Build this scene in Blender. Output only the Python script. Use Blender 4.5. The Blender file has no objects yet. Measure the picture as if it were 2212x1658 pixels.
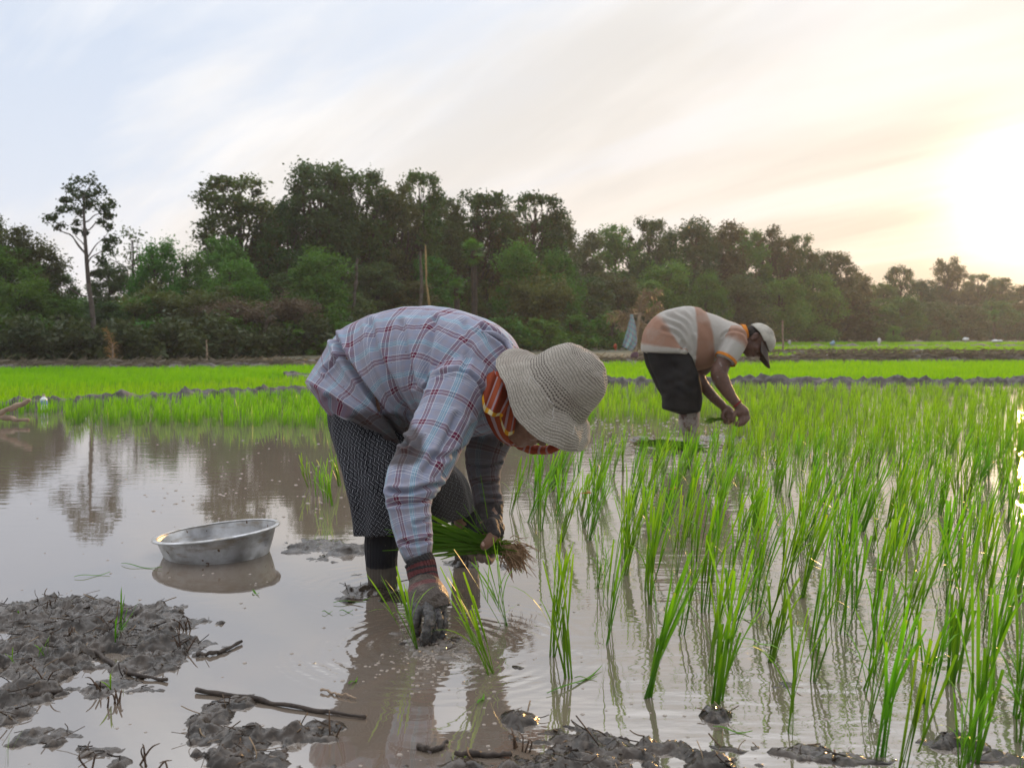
import bpy, math, random
import numpy as np
from mathutils import Vector, Matrix
from mathutils.bvhtree import BVHTree
R = math.radians
rng = np.random.default_rng(7)
random.seed(7)
SC = bpy.context.scene
COL = SC.collection

# ---------------------------------------------------------------- camera
HC = 0.85                       # lens height over the water, metres
F = 2150.0                      # focal length in units of a 2211-wide picture
TH = math.atan(107 / F)         # downward pitch
cam = bpy.data.cameras.new('camera'); camo = bpy.data.objects.new('camera', cam)
COL.objects.link(camo); SC.camera = camo
cam.sensor_width = 36; cam.lens = 36 * F / 2211
cam.clip_start = 0.05; cam.clip_end = 3000
camo.location = (0, 0, HC); camo.rotation_euler = (math.pi / 2 - TH, 0, 0)
cam.dof.use_dof = True; cam.dof.focus_distance = 3.25; cam.dof.aperture_fstop = 6.3
# ---------------------------------------------------------------- sun + sky + exposure
AZ, EL = R(27.6), R(6.9)
SUN = Vector((math.sin(AZ) * math.cos(EL), math.cos(AZ) * math.cos(EL), math.sin(EL)))
sl = bpy.data.lights.new('sun', 'SUN'); slo = bpy.data.objects.new('sun', sl); COL.objects.link(slo)
sl.energy = 2.8; sl.angle = R(0.9); sl.color = (1.0, 0.56, 0.22)
slo.rotation_euler = SUN.to_track_quat('Z', 'Y').to_euler(); slo.location = (20, 40, 30)
SC.view_settings.view_transform = 'Standard'; SC.view_settings.look = 'None'
SC.view_settings.exposure = 0.25; SC.view_settings.gamma = 1.0
SC.cycles.max_bounces = 8; SC.cycles.transparent_max_bounces = 6
SC.cycles.volume_bounces = 1; SC.cycles.volume_step_rate = 4.0

class NT:
    """small node tree builder"""
    def __init__(s, tree): s.t = tree; tree.nodes.clear()
    def n(s, typ, ins=None, **attrs):
        nd = s.t.nodes.new(typ)
        for k, v in attrs.items(): setattr(nd, k, v)
        for k, v in (ins or {}).items(): s.set(nd.inputs[k], v)
        return nd
    def set(s, sock, v):
        if isinstance(v, bpy.types.NodeSocket): s.t.links.new(v, sock)
        elif isinstance(v, bpy.types.Node): s.t.links.new(v.outputs[0], sock)
        else: sock.default_value = v
    def math(s, op, a, b=0.0, c=0.0, clamp=False):
        nd = s.t.nodes.new('ShaderNodeMath'); nd.operation = op; nd.use_clamp = clamp
        s.set(nd.inputs[0], a); s.set(nd.inputs[1], b); s.set(nd.inputs[2], c); return nd.outputs[0]
    def vmath(s, op, a, b=(0, 0, 0), out=0):
        nd = s.t.nodes.new('ShaderNodeVectorMath'); nd.operation = op
        s.set(nd.inputs[0], a); s.set(nd.inputs[1], b); return nd.outputs[out]
    def mix(s, fac, a, b, typ='MIX'):
        nd = s.t.nodes.new('ShaderNodeMix'); nd.data_type = 'RGBA'; nd.blend_type = typ
        s.set(nd.inputs[0], fac)
        s.set(nd.inputs[6], a if not isinstance(a, tuple) else tuple(a[:3]) + (1,))
        s.set(nd.inputs[7], b if not isinstance(b, tuple) else tuple(b[:3]) + (1,)); return nd.outputs[2]
    def ramp(s, fac, stops, interp='LINEAR'):
        nd = s.t.nodes.new('ShaderNodeValToRGB'); cr = nd.color_ramp; cr.interpolation = interp
        while len(cr.elements) < len(stops): cr.elements.new(0.5)
        for e, (p, c) in zip(cr.elements, stops):
            e.position = p; e.color = (c, c, c, 1) if not isinstance(c, tuple) else tuple(c[:3]) + (1,)
        s.set(nd.inputs[0], fac); return nd.outputs[0]
    def noise(s, vec, scale, detail=4, rough=0.55, dist=0.0, out=0):
        nd = s.n('ShaderNodeTexNoise', {'Scale': scale, 'Detail': detail, 'Roughness': rough, 'Distortion': dist})
        if vec is not None: s.set(nd.inputs['Vector'], vec)
        return nd.outputs[out]
    def mapping(s, vec, loc=(0, 0, 0), rot=(0, 0, 0), scale=(1, 1, 1)):
        return s.n('ShaderNodeMapping', {'Vector': vec, 'Location': loc, 'Rotation': rot, 'Scale': scale}).outputs[0]
    def maprange(s, v, a, b, c=0.0, d=1.0, smooth=True):
        nd = s.n('ShaderNodeMapRange', {'Value': v, 'From Min': a, 'From Max': b, 'To Min': c, 'To Max': d})
        if smooth: nd.interpolation_type = 'SMOOTHSTEP'
        return nd.outputs[0]

W = bpy.data.worlds.new('World'); SC.world = W; W.use_nodes = True
w = NT(W.node_tree)
tc = w.n('ShaderNodeTexCoord'); D0 = tc.outputs['Generated']
sky = w.n('ShaderNodeTexSky'); sky.sky_type = 'NISHITA'; sky.sun_disc = False
sky.sun_elevation = EL; sky.sun_rotation = AZ; sky.dust_density = 2.0; sky.air_density = 1.0
sep = w.n('ShaderNodeSeparateXYZ', {0: D0})
z = w.math('MAXIMUM', sep.outputs[2], 0.0)
den = w.math('ADD', z, 0.22)
cu = w.n('ShaderNodeCombineXYZ', {0: w.math('DIVIDE', sep.outputs[0], den), 1: w.math('DIVIDE', sep.outputs[1], den), 2: 0.0}).outputs[0]
# streaky high cloud, stretched along one wind direction
m1 = w.mapping(w.mapping(cu, rot=(0, 0, R(47))), scale=(0.36, 1.5, 1))
n1 = w.noise(m1, 1.25, 6, 0.56, 0.55)
m2 = w.mapping(w.mapping(cu, loc=(3.1, 1.7, 0), rot=(0, 0, R(55))), scale=(0.6, 1.7, 1))
n2 = w.noise(m2, 0.55, 5, 0.6, 0.4)
cl = w.math('ADD', w.math('MULTIPLY', n1, 0.6), w.math('MULTIPLY', n2, 0.4))
mask = w.maprange(cl, 0.40, 0.56)
ang = w.math('ARCCOSINE', w.vmath('DOT_PRODUCT', D0, tuple(SUN), out=1))        # angle to the sun
near = w.math('POWER', 2.718, w.math('MULTIPLY', ang, -2.6))                    # wide aureole
core = w.math('POWER', 2.718, w.math('MULTIPLY', w.math('POWER', w.math('DIVIDE', ang, 0.055), 2.0), -1.0))
mid = w.math('POWER', 2.718, w.math('MULTIPLY', w.math('POWER', w.math('DIVIDE', ang, 0.17), 2.0), -1.0))
lowb = w.math('POWER', 2.718, w.math('MULTIPLY', z, -5.5))                      # band over the horizon
blue = w.mix(0.22, (0.63, 0.73, 0.90), w.mix(1.0, sky.outputs[0], (0.10, 0.10, 0.10), 'MULTIPLY'))
blue = w.mix(w.math('MULTIPLY', lowb, 0.75), blue, (0.77, 0.76, 0.80))
cloudc = w.mix(w.math('MULTIPLY', lowb, 0.75), (0.86, 0.87, 0.885), (0.81, 0.765, 0.735))
cloudc = w.mix(w.math('MULTIPLY', near, 0.9, clamp=True), cloudc, (0.71, 0.645, 0.55))
cloudc = w.mix(w.math('MULTIPLY', w.math('POWER', 2.718, w.math('MULTIPLY', z, -9.0)), w.math('MULTIPLY', near, 1.3), clamp=True), cloudc, (0.90, 0.64, 0.38))
shade = w.maprange(n2, 0.40, 0.60, 1.06, 0.87)
cloudc = w.mix(1.0, cloudc, w.n('ShaderNodeCombineColor', {0: shade, 1: shade, 2: shade}).outputs[0], 'MULTIPLY')
gaps = 0.0
for (gx_, gy_, wd_, k_) in ((30, 60, .15, .55), (0, 240, .12, .25), (930, -10, .13, .40), (1000, 480, .10, .0)):   # thin spots in the cloud where blue shows
    q_ = Vector(((gx_ - 1105.5) / F, math.cos(TH) + (829 - gy_) / F * math.sin(TH), (829 - gy_) / F * math.cos(TH) - math.sin(TH))).normalized()
    a_ = w.math('ARCCOSINE', w.vmath('DOT_PRODUCT', D0, tuple(q_), out=1)); a_ = w.math('ADD', a_, w.math('MULTIPLY', w.math('SUBTRACT', n1, 0.5), 0.5))
    gaps = w.math('ADD', gaps, w.math('MULTIPLY', w.math('POWER', 2.718, w.math('MULTIPLY', w.math('POWER', w.math('DIVIDE', w.math('MAXIMUM', a_, 0.0), wd_), 2.0), -1.0)), k_))
cov = w.math('SUBTRACT', w.math('MULTIPLY_ADD', mask, 0.40, 0.62), gaps, clamp=True)
top = w.maprange(z, 0.27, 0.62); cloudc = w.mix(top, cloudc, (2.1, 2.12, 2.18))
col = w.mix(cov, blue, cloudc)
glow = w.mix(1.0, (1.0, 0.74, 0.45), w.n('ShaderNodeCombineColor', {0: mid, 1: mid, 2: mid}).outputs[0], 'MULTIPLY')
col = w.mix(0.11, col, glow, 'ADD')
corec = w.mix(1.0, (1.9, 1.5, 0.95), w.n('ShaderNodeCombineColor', {0: core, 1: core, 2: core}).outputs[0], 'MULTIPLY')
veil = w.maprange(n1, 0.42, 0.6, 0.75, 1.0)
col = w.mix(veil, col, corec, 'ADD')
back = w.maprange(sep.outputs[1], -0.35, 0.35); col = w.mix(back, w.mix(1.0, col, (0.50, 0.50, 0.51), 'MULTIPLY'), col)   # the eastern sky behind the camera is dim at this hour
bg = w.n('ShaderNodeBackground', {0: col, 1: 1.0})
w.n('ShaderNodeOutputWorld', {0: bg.outputs[0]})

# ---------------------------------------------------------------- picture <-> place
def ray(px, py):
    a = (px - 1105.5) / F; b = (829 - py) / F
    return np.array([a, math.cos(TH) + b * math.sin(TH), b * math.cos(TH) - math.sin(TH)])
def P(px, py, d):
    r = ray(px, py); return np.array([0, 0, HC]) + r * (d / r[1])
def G(px, py, zz=0.0):
    r = ray(px, py); return np.array([0, 0, HC]) + r * ((zz - HC) / r[2])

# ---------------------------------------------------------------- numpy noise
_perm = np.random.default_rng(11).permutation(256); _perm = np.concatenate([_perm, _perm, _perm])
_grad = np.random.default_rng(12).normal(size=(256, 3)); _grad /= np.linalg.norm(_grad, axis=1)[:, None]
def perlin(p):
    p = np.asarray(p, float); i = np.floor(p).astype(int); f = p - i; i &= 255
    u = f * f * f * (f * (f * 6 - 15) + 10); out = np.zeros(len(p))
    for dx in (0, 1):
        for dy in (0, 1):
            for dz in (0, 1):
                h = _perm[_perm[_perm[i[:, 0] + dx] + i[:, 1] + dy] + i[:, 2] + dz]
                g = (_grad[h] * (f - [dx, dy, dz])).sum(1)
                wgt = (u[:, 0] if dx else 1 - u[:, 0]) * (u[:, 1] if dy else 1 - u[:, 1]) * (u[:, 2] if dz else 1 - u[:, 2])
                out += g * wgt
    return out * 1.6
def fbm(p, o=4, gain=0.5, lac=2.03):
    p = np.asarray(p, float); a = 1; s = 0
    for k in range(o): s = s + a * perlin(p * lac ** k + 17.3 * k); a *= gain
    return s

# ---------------------------------------------------------------- mesh + object helpers
def mesh_np(name, v, f, mats=(), smooth=True, uv=None, attrs=None, fmat=None):
    """v (n,3); f list of (m,k) index arrays or one array; uv per corner; attrs {name: per vertex float}"""
    me = bpy.data.meshes.new(name)
    fs = f if isinstance(f, list) else [f]
    fs = [np.asarray(x, np.int32) for x in fs if len(x)]
    nl = sum(x.size for x in fs); nf = sum(len(x) for x in fs)
    me.vertices.add(len(v)); me.vertices.foreach_set('co', np.asarray(v, np.float32).ravel())
    me.loops.add(nl); me.loops.foreach_set('vertex_index', np.concatenate([x.ravel() for x in fs]))
    tot = np.concatenate([np.full(len(x), x.shape[1], np.int32) for x in fs])
    me.polygons.add(nf); me.polygons.foreach_set('loop_start', np.concatenate([[0], np.cumsum(tot)[:-1]]).astype(np.int32))
    me.polygons.foreach_set('loop_total', tot)
    me.polygons.foreach_set('use_smooth', np.full(nf, smooth))
    for m in (mats if isinstance(mats, (list, tuple)) else [mats]): me.materials.append(m)
    if fmat is not None: me.polygons.foreach_set('material_index', np.asarray(fmat, np.int32))
    if uv is not None:
        l = me.uv_layers.new(name='UVMap'); l.data.foreach_set('uv', np.asarray(uv, np.float32).ravel())
    for k, a in (attrs or {}).items():
        at = me.attributes.new(k, 'FLOAT', 'POINT'); at.data.foreach_set('value', np.asarray(a, np.float32))
    me.update(calc_edges=True); me.validate()
    return me
def link(name, me, parent=None):
    o = bpy.data.objects.new(name, me); COL.objects.link(o)
    if parent is not None:
        o.parent = parent
        o.matrix_parent_inverse = parent.matrix_basis.inverted() if parent.type == 'EMPTY' and parent.parent is None else Matrix()
    return o
def tag(o, label=None, cat=None, group=None, kind=None):
    for k, val in (('label', label), ('category', cat), ('group', group), ('kind', kind)):
        if val: o[k] = val
    return o
def empty(name, loc, label=None, cat=None, group=None):
    o = bpy.data.objects.new(name, None); COL.objects.link(o); o.location = Vector([float(c) for c in loc]); o.empty_display_size = 0.1
    return tag(o, label, cat, group)
class MB:
    """collects pieces of geometry for one mesh"""
    def __init__(s): s.v = []; s.f = {}; s.a = {}; s.n = 0
    def add(s, v, f, **attrs):
        v = np.asarray(v, float)
        for q in (f if isinstance(f, list) else [f]):
            q = np.asarray(q, int)
            if len(q): s.f.setdefault(q.shape[1], []).append(q + s.n)
        for k, a in attrs.items(): s.a.setdefault(k, []).append(np.broadcast_to(np.asarray(a, float), (len(v),)))
        s.v.append(v); s.n += len(v)
    def mesh(s, name, mats, smooth=True):
        return mesh_np(name, np.concatenate(s.v), [np.concatenate(x) for x in s.f.values()], mats, smooth, attrs={k: np.concatenate(a) for k, a in s.a.items()})

def catmull(pts, n):
    """resample control rows (any width) to n rows, smooth"""
    p = np.asarray(pts, float); k = len(p)
    if k == 2: return p[0] + (p[1] - p[0]) * np.linspace(0, 1, n)[:, None]
    q = np.vstack([2 * p[0] - p[1], p, 2 * p[-1] - p[-2]])
    t = np.linspace(0, k - 1 - 1e-9, n); i = t.astype(int); u = (t - i)[:, None]
    a, b, c, d = q[i], q[i + 1], q[i + 2], q[i + 3]
    return 0.5 * (2 * b + (c - a) * u + (2 * a - 5 * b + 4 * c - d) * u * u + (3 * b - a - 3 * c + d) * u ** 3)
def grid_faces(nr, na, wrap=True):
    i = np.arange(nr - 1)[:, None]; j = np.arange(na if wrap else na - 1)[None]
    a = i * na + j; b = i * na + (j + 1) % na
    return np.stack([a, b, b + na, a + na], -1).reshape(-1, 4)
def loft(ctrl, side, nr=40, na=32, cap=True, power=2.0):
    """ctrl rows: x y z ra rb; ra lies across the path and 'side', rb along 'side'.
    returns verts, faces(list), uv grid (nr,na+1,2) in metres"""
    c = catmull(ctrl, nr); p = c[:, :3]
    T = np.gradient(p, axis=0); T /= np.linalg.norm(T, axis=1)[:, None] + 1e-12
    S = np.asarray(side, float); S = S if S.ndim == 2 else np.broadcast_to(S, p.shape)
    if len(S) != nr: S = catmull(S, nr)
    B = S - T * (S * T).sum(1)[:, None]; B /= np.linalg.norm(B, axis=1)[:, None] + 1e-12
    N = np.cross(T, B)
    th = np.linspace(0, 2 * math.pi, na, endpoint=False)
    ca, sa = np.cos(th), np.sin(th)
    if power != 2.0:
        ca = np.sign(ca) * np.abs(ca) ** (2 / power); sa = np.sign(sa) * np.abs(sa) ** (2 / power)
    v = p[:, None] + N[:, None] * (ca * np.ones((nr, 1)) * np.maximum(c[:, 3:4], 1e-4))[..., None] + B[:, None] * (sa * np.ones((nr, 1)) * np.maximum(c[:, 4:5], 1e-4))[..., None]
    v = v.reshape(-1, 3); f = [grid_faces(nr, na)]
    L = np.concatenate([[0], np.cumsum(np.linalg.norm(np.diff(p, axis=0), axis=1))])
    rm = c[:, 3:5].max()
    uv = np.stack(np.broadcast_arrays(L[:, None], np.linspace(0, 2 * math.pi, na + 1)[None] * rm), -1)
    if cap:
        v = np.vstack([v, p[0] - T[0] * 0.3 * min(c[0, 3], c[0, 4]), p[-1] + T[-1] * 0.3 * min(c[-1, 3], c[-1, 4])])
        k = nr * na; j = np.arange(na); j2 = (j + 1) % na
        f.append(np.stack([np.full(na, k), j2, j], 1)); e = (nr - 1) * na
        f.append(np.stack([np.full(na, k + 1), e + j, e + j2], 1))
    return v, f, uv
def tube(pts, rad, na=8, nr=None, side=None):
    """closed round tube along pts with radii"""
    pts = np.asarray(pts, float); rad = np.broadcast_to(np.asarray(rad, float), (len(pts),))
    ctrl = np.column_stack([pts, rad, rad]); nr = nr or max(2, 4 * (len(pts) - 1))
    if side is None:
        d = pts[-1] - pts[0]; k = np.argmin(np.abs(d)); side = np.eye(3)[k]
    v, f, _ = loft(ctrl, side, nr, na); return v, f
def ellipsoid(c, axes, r, nu=16, nv=24):
    """axes rows are 3 unit vectors, r radii"""
    th = np.linspace(0, math.pi, nu)[:, None]; ph = np.linspace(0, 2 * math.pi, nv, endpoint=False)[None]
    q = np.stack(np.broadcast_arrays(np.sin(th) * np.cos(ph) * r[0], np.sin(th) * np.sin(ph) * r[1], np.cos(th) * r[2]), -1).reshape(-1, 3)
    v = q @ np.asarray(axes, float) + np.asarray(c, float)
    return v, [grid_faces(nu, nv)]
def remesh(mb, voxel, smooth=2):
    """union of the closed pieces of mb as one even skin: verts, quads/tris lists"""
    me = mb.mesh('tmp', []); o = bpy.data.objects.new('tmp', me); COL.objects.link(o)
    m = o.modifiers.new('r', 'REMESH'); m.mode = 'VOXEL'; m.voxel_size = voxel; m.use_smooth_shade = True
    if smooth:
        s = o.modifiers.new('s', 'SMOOTH'); s.iterations = smooth; s.factor = 0.5
    bpy.context.view_layer.update()
    dg = bpy.context.evaluated_depsgraph_get(); ev = o.evaluated_get(dg); m2 = bpy.data.meshes.new_from_object(ev)
    bpy.data.objects.remove(o); bpy.data.meshes.remove(me)
    v = np.zeros(len(m2.vertices) * 3, np.float32); m2.vertices.foreach_get('co', v); v = v.reshape(-1, 3).astype(float)
    nrm = np.zeros(len(m2.vertices) * 3, np.float32); m2.vertices.foreach_get('normal', nrm); nrm = nrm.reshape(-1, 3)
    lt = np.zeros(len(m2.polygons), np.int32); m2.polygons.foreach_get('loop_total', lt)
    li = np.zeros(len(m2.loops), np.int32); m2.loops.foreach_get('vertex_index', li)
    ls = np.concatenate([[0], np.cumsum(lt)[:-1]])
    fs = [li[ls[lt == k][:, None] + np.arange(k)] for k in sorted(set(lt.tolist()))]
    bpy.data.meshes.remove(m2)
    return v, fs, nrm.astype(float)

# ---------------------------------------------------------------- materials
def mat(name):
    m = bpy.data.materials.new(name); m.use_nodes = True; return m, NT(m.node_tree)
def finish(t, shader, disp=None):
    t.n('ShaderNodeOutputMaterial', {0: shader})
def bump(t, h, dist=0.01, strength=1.0, normal=None):
    b = t.n('ShaderNodeBump', {'Strength': strength, 'Distance': dist, 'Height': h})
    if normal is not None: t.set(b.inputs['Normal'], normal)
    return b.outputs[0]
def principled(t, col, rough=0.6, normal=None, **kw):
    b = t.n('ShaderNodeBsdfPrincipled'); t.set(b.inputs['Base Color'], col if not isinstance(col, tuple) else tuple(col[:3]) + (1,))
    t.set(b.inputs['Roughness'], rough)
    if normal is not None: t.set(b.inputs['Normal'], normal)
    kw.setdefault('Specular_IOR_Level', 0.5 if rough is None or not isinstance(rough, float) or rough < .5 else 0.12)
    for k, val in kw.items(): t.set(b.inputs[k.replace('_', ' ')], val)
    return b
def simple(name, col, col2=None, rough=0.7, nscale=30, bumpd=0.002, obj=True, **kw):
    m, t = mat(name); co = t.n('ShaderNodeTexCoord').outputs['Object' if obj else 'Generated']
    n = t.noise(co, nscale, 5, 0.6)
    c = t.mix(t.maprange(n, 0.3, 0.7), col, col2 or tuple(0.6 * x for x in col))
    finish(t, principled(t, c, rough, bump(t, n, bumpd), **kw).outputs[0]); return m
def leafmat(name, c1, c2, trans=0.45, vary=0.25, rough=0.5, attr='tone', spec=0.1):
    """thin leaf: reflects and lets light through; 'tone' per leaf, random per object"""
    m, t = mat(name)
    a = t.n('ShaderNodeAttribute', attribute_name=attr).outputs['Fac']
    oi = t.n('ShaderNodeObjectInfo').outputs['Random']
    c = t.mix(a, c1, c2); c = t.mix(t.maprange(a, 1.0, 1.25), c, (0.42, 0.33, 0.07))
    hv = t.n('ShaderNodeHueSaturation', {'Hue': t.maprange(oi, 0, 1, 0.5 - 0.03 * vary / 0.25, 0.5 + 0.02 * vary / 0.25, False), 'Value': t.maprange(t.math('FRACT', t.math('MULTIPLY', oi, 7.31)), 0, 1, 1 - vary, 1 + vary, False), 'Color': c}).outputs[0]
    p = principled(t, hv, rough, Specular_IOR_Level=spec)
    tr = t.n('ShaderNodeBsdfTranslucent', {0: t.mix(1.0, hv, (1.25, 1.2, 0.6), 'MULTIPLY')})
    finish(t, t.n('ShaderNodeMixShader', {0: trans, 1: p.outputs[0], 2: tr.outputs[0]}).outputs[0]); return m
# ================================================================ SETTING
# ---- mud and water materials
def mudmat(name, c1, c2, rlo=0.28, rhi=0.75, sc=1.0, bs=0.9):
    m, t = mat(name); co = t.n('ShaderNodeTexCoord').outputs['Object']
    n = t.noise(co, 9 * sc, 8, 0.65); n2 = t.noise(co, 60 * sc, 6, 0.7); n3 = t.noise(co, 3 * sc, 3, 0.5)
    c = t.mix(t.maprange(n, 0.3, 0.7), c1, c2)
    c = t.mix(t.maprange(n2, 0.62, 0.72), c, tuple(0.45 * x for x in c1))
    c = t.mix(t.maprange(n3, 0.55, 0.7, 0, 0.5), c, (0.30, 0.27, 0.25))
    nb = bump(t, t.math('ADD', t.math('MULTIPLY', n2, 0.5), n), 0.02 / sc, bs)
    finish(t, principled(t, c, t.maprange(n3, 0.35, 0.65, rlo, rhi), nb, Specular_IOR_Level=0.4).outputs[0]); return m
def nearmud():
    m, t = mat('wet_mud'); co = t.n('ShaderNodeTexCoord').outputs['Object']
    a = t.noise(co, 14, 7, .68); b = t.noise(co, 55, 5, .65); c_ = t.noise(co, 4.5, 4, .6); d = t.noise(co, 150, 3, .6)
    c = t.mix(t.maprange(a, .36, .62), (0.014, 0.011, 0.008), (0.052, 0.040, 0.031)); c = t.mix(t.maprange(b, .50, .66, 0, .8), c, (0.095, 0.076, 0.060)); c = t.mix(t.maprange(c_, .52, .66, 0, .6), c, (0.020, 0.016, 0.012))
    c = t.mix(t.maprange(d, .60, .70, 0, .7), c, (0.035, 0.026, 0.020))
    finish(t, principled(t, c, t.maprange(c_, .40, .66, .06, .38), bump(t, t.math('ADD', b, t.math('MULTIPLY', d, .5)), .003, .45), Specular_IOR_Level=.3).outputs[0]); return m
M_MUD = nearmud(); _old = mudmat('wet_mud', (0.088, 0.074, 0.063), (0.040, 0.033, 0.028), 0.07, 0.34, 1.6, 0.3)
M_BUND = mudmat('dry_mud', (0.110, 0.100, 0.096), (0.038, 0.034, 0.033), 0.7, 0.95)
M_SOIL = mudmat('field_soil', (0.085, 0.08, 0.045), (0.05, 0.055, 0.025), 0.8, 0.95, 0.3)

HAND = G(935, 1392)
def water_material():
    m, t = mat('muddy_water')
    co = t.n('ShaderNodeTexCoord').outputs['Object']
    sp = t.n('ShaderNodeSeparateXYZ', {0: co}); X, Y = sp.outputs[0], sp.outputs[1]
    n = t.noise(co, 1.2, 4, 0.6); c = t.mix(n, (0.165, 0.133, 0.104), (0.132, 0.107, 0.085))
    # wind ripples: calm on the left, livelier on the right and round the planted rows
    big = t.noise(t.mapping(co, scale=(5, 13, 5), rot=(0, 0, R(8))), 1.0, 2, 0.4)
    fine = t.noise(t.mapping(co, scale=(16, 34, 10)), 1.0, 3, 0.5)
    patch = t.noise(co, 0.45, 2, 0.5)
    side = t.maprange(t.math('ADD', X, t.math('MULTIPLY', Y, -0.02)), -0.5, 1.3)
    farm = t.maprange(Y, 3.5, 7.0)
    amp = t.math('MULTIPLY_ADD', t.math('MULTIPLY', side, t.math('MULTIPLY_ADD', farm, -0.72, 0.95)), 1.0, 0.06)
    amp = t.math('ADD', amp, t.math('MULTIPLY', farm, 0.10))
    amp = t.math('MULTIPLY', amp, t.maprange(patch, 0.3, 0.65, 0.45, 1.4))
    h = t.math('MULTIPLY', t.math('ADD', big, t.math('MULTIPLY', fine, 0.22)), amp)
    # rings spreading from the planting hand and soft ones round the legs
    for (cx, cy, k, a, reach) in ((HAND[0], HAND[1], 150.0, 0.24, 0.30), (-0.43, 3.33, 120.0, 0.05, 0.25), (1.40, 7.6, 70, 0.35, 0.5)):
        r = t.math('SQRT', t.math('ADD', t.math('POWER', t.math('SUBTRACT', X, cx), 2.0), t.math('POWER', t.math('SUBTRACT', Y, cy), 2.0)))
        r2 = t.math('ADD', r, t.math('MULTIPLY', fine, 0.03))
        wv = t.math('SINE', t.math('MULTIPLY', r2, k))
        env = t.math('POWER', 2.718, t.math('MULTIPLY', t.math('POWER', t.math('DIVIDE', t.math('SUBTRACT', r, reach * 0.8), reach * 0.55), 2.0), -1.0))
        h = t.math('ADD', h, t.math('MULTIPLY', t.math('MULTIPLY', t.math('MULTIPLY', wv, env), t.maprange(t.noise(co, 4.5, 2, .5), .38, .62)), a * 0.7))
    # churned, choppy water right round the planting hand
    r = t.math('SQRT', t.math('ADD', t.math('POWER', t.math('SUBTRACT', X, HAND[0]), 2.0), t.math('POWER', t.math('SUBTRACT', Y, HAND[1]), 2.0)))
    h = t.math('ADD', h, t.math('MULTIPLY', t.maprange(r, 0.22, 0.03, 0, 1.6), t.noise(co, 45, 3, 0.6)))
    nb = bump(t, h, 0.0045, 1.0)
    p = principled(t, c, 0.025, nb, IOR=3.2)
    finish(t, p.outputs[0]); return m
M_WATER = water_material()
wm = mesh_np('water', [(-90, -20, 0), (90, -20, 0), (90, 75, 0), (-90, 75, 0)], np.array([[0, 1, 2, 3]]), M_WATER, False)
tag(link('water', wm), 'still muddy water flooding the rice paddy', kind='structure')

# ---- ground: one sheet, low under the paddies, rising to the wood
def yline(x): return 27.5 + 0.16 * x
def ground_h(x, y):
    s = y - yline(x)
    st = np.clip((s + 1.5) / 3, 0, 1); st = st * st * (3 - 2 * st)
    bank = np.clip((s - 2.5) / 6, 0, 1) * np.clip((14 - x) / 14, 0, 1) * 0.10
    return -0.30 + 0.33 * st + bank
gx = np.concatenate([np.linspace(-260, -40, 12), np.linspace(-36, 60, 97), np.linspace(66, 260, 12)])
gy = np.concatenate([np.linspace(-40, 15, 10), np.linspace(17, 60, 87), np.linspace(64, 340, 40)])
XX, YY = np.meshgrid(gx, gy); pts = np.column_stack([XX.ravel(), YY.ravel()])
gh = ground_h(pts[:, 0], pts[:, 1])
gh = gh + np.where(gh > -0.1, 0.04 * fbm(np.column_stack([pts * 0.35, np.zeros(len(pts))]), 3), 0)
gm = mesh_np('ground', np.column_stack([pts, gh]), grid_faces(len(gy), len(gx), False), M_SOIL)
tag(link('ground', gm), kind='structure')

# ---- paddy mud in front: a fine sheet that breaks the water surface here and there
# blobs: centre px,py, half sizes in px, height, rotation-free; all on the water plane
BL = [(90,1330,150,42,.050),(250,1345,140,40,.045),(40,1400,150,50,.060),(200,1405,150,45,.060),(330,1400,90,45,.050),(395,1345,80,18,.035),
 (300,1440,90,25,.035),(60,1450,90,25,.03),(445,1400,70,14,.016),(40,1500,85,32,.050),(80,1470,60,22,.035),(20,1545,50,28,.030),(240,1487,85,16,.032),
 (100,1590,75,20,.032),(215,1625,50,14,.026),(255,1650,26,12,.020),(450,1565,60,42,.045),(500,1520,55,20,.022),(560,1600,140,26,.040),(520,1640,100,24,.040),
 (660,1595,85,26,.036),(700,1568,45,16,.030),(590,1655,110,16,.03),
 (1130,1560,45,24,.050),(1180,1590,75,26,.045),(1290,1615,110,30,.050),(1400,1625,110,24,.042),(1240,1660,160,30,.050),(1480,1650,130,22,.035),(1000,1655,120,10,.022),
 (1545,1545,42,18,.040),(1590,1615,60,10,.018),(1740,1622,70,12,.022),(1850,1640,120,14,.024),(2060,1605,70,16,.030),(2150,1640,90,14,.022),(1690,1480,50,7,.010),
 (690,1178,80,14,.024),(750,1190,60,16,.026),(720,1205,60,9,.016),(640,1190,40,8,.012),(745,1240,30,6,.012),(800,1275,60,16,.026),(760,1295,40,8,.014),(860,1290,50,14,.016),
 (935,1385,60,18,.010),(1010,1215,60,14,.018),(1080,1225,60,10,.010),(1390,950,26,7,.05),(1500,958,40,6,.03),(1560,945,50,6,.03),(1340,1040,20,4,.01),(1120,1440,18,5,.010)]
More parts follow.
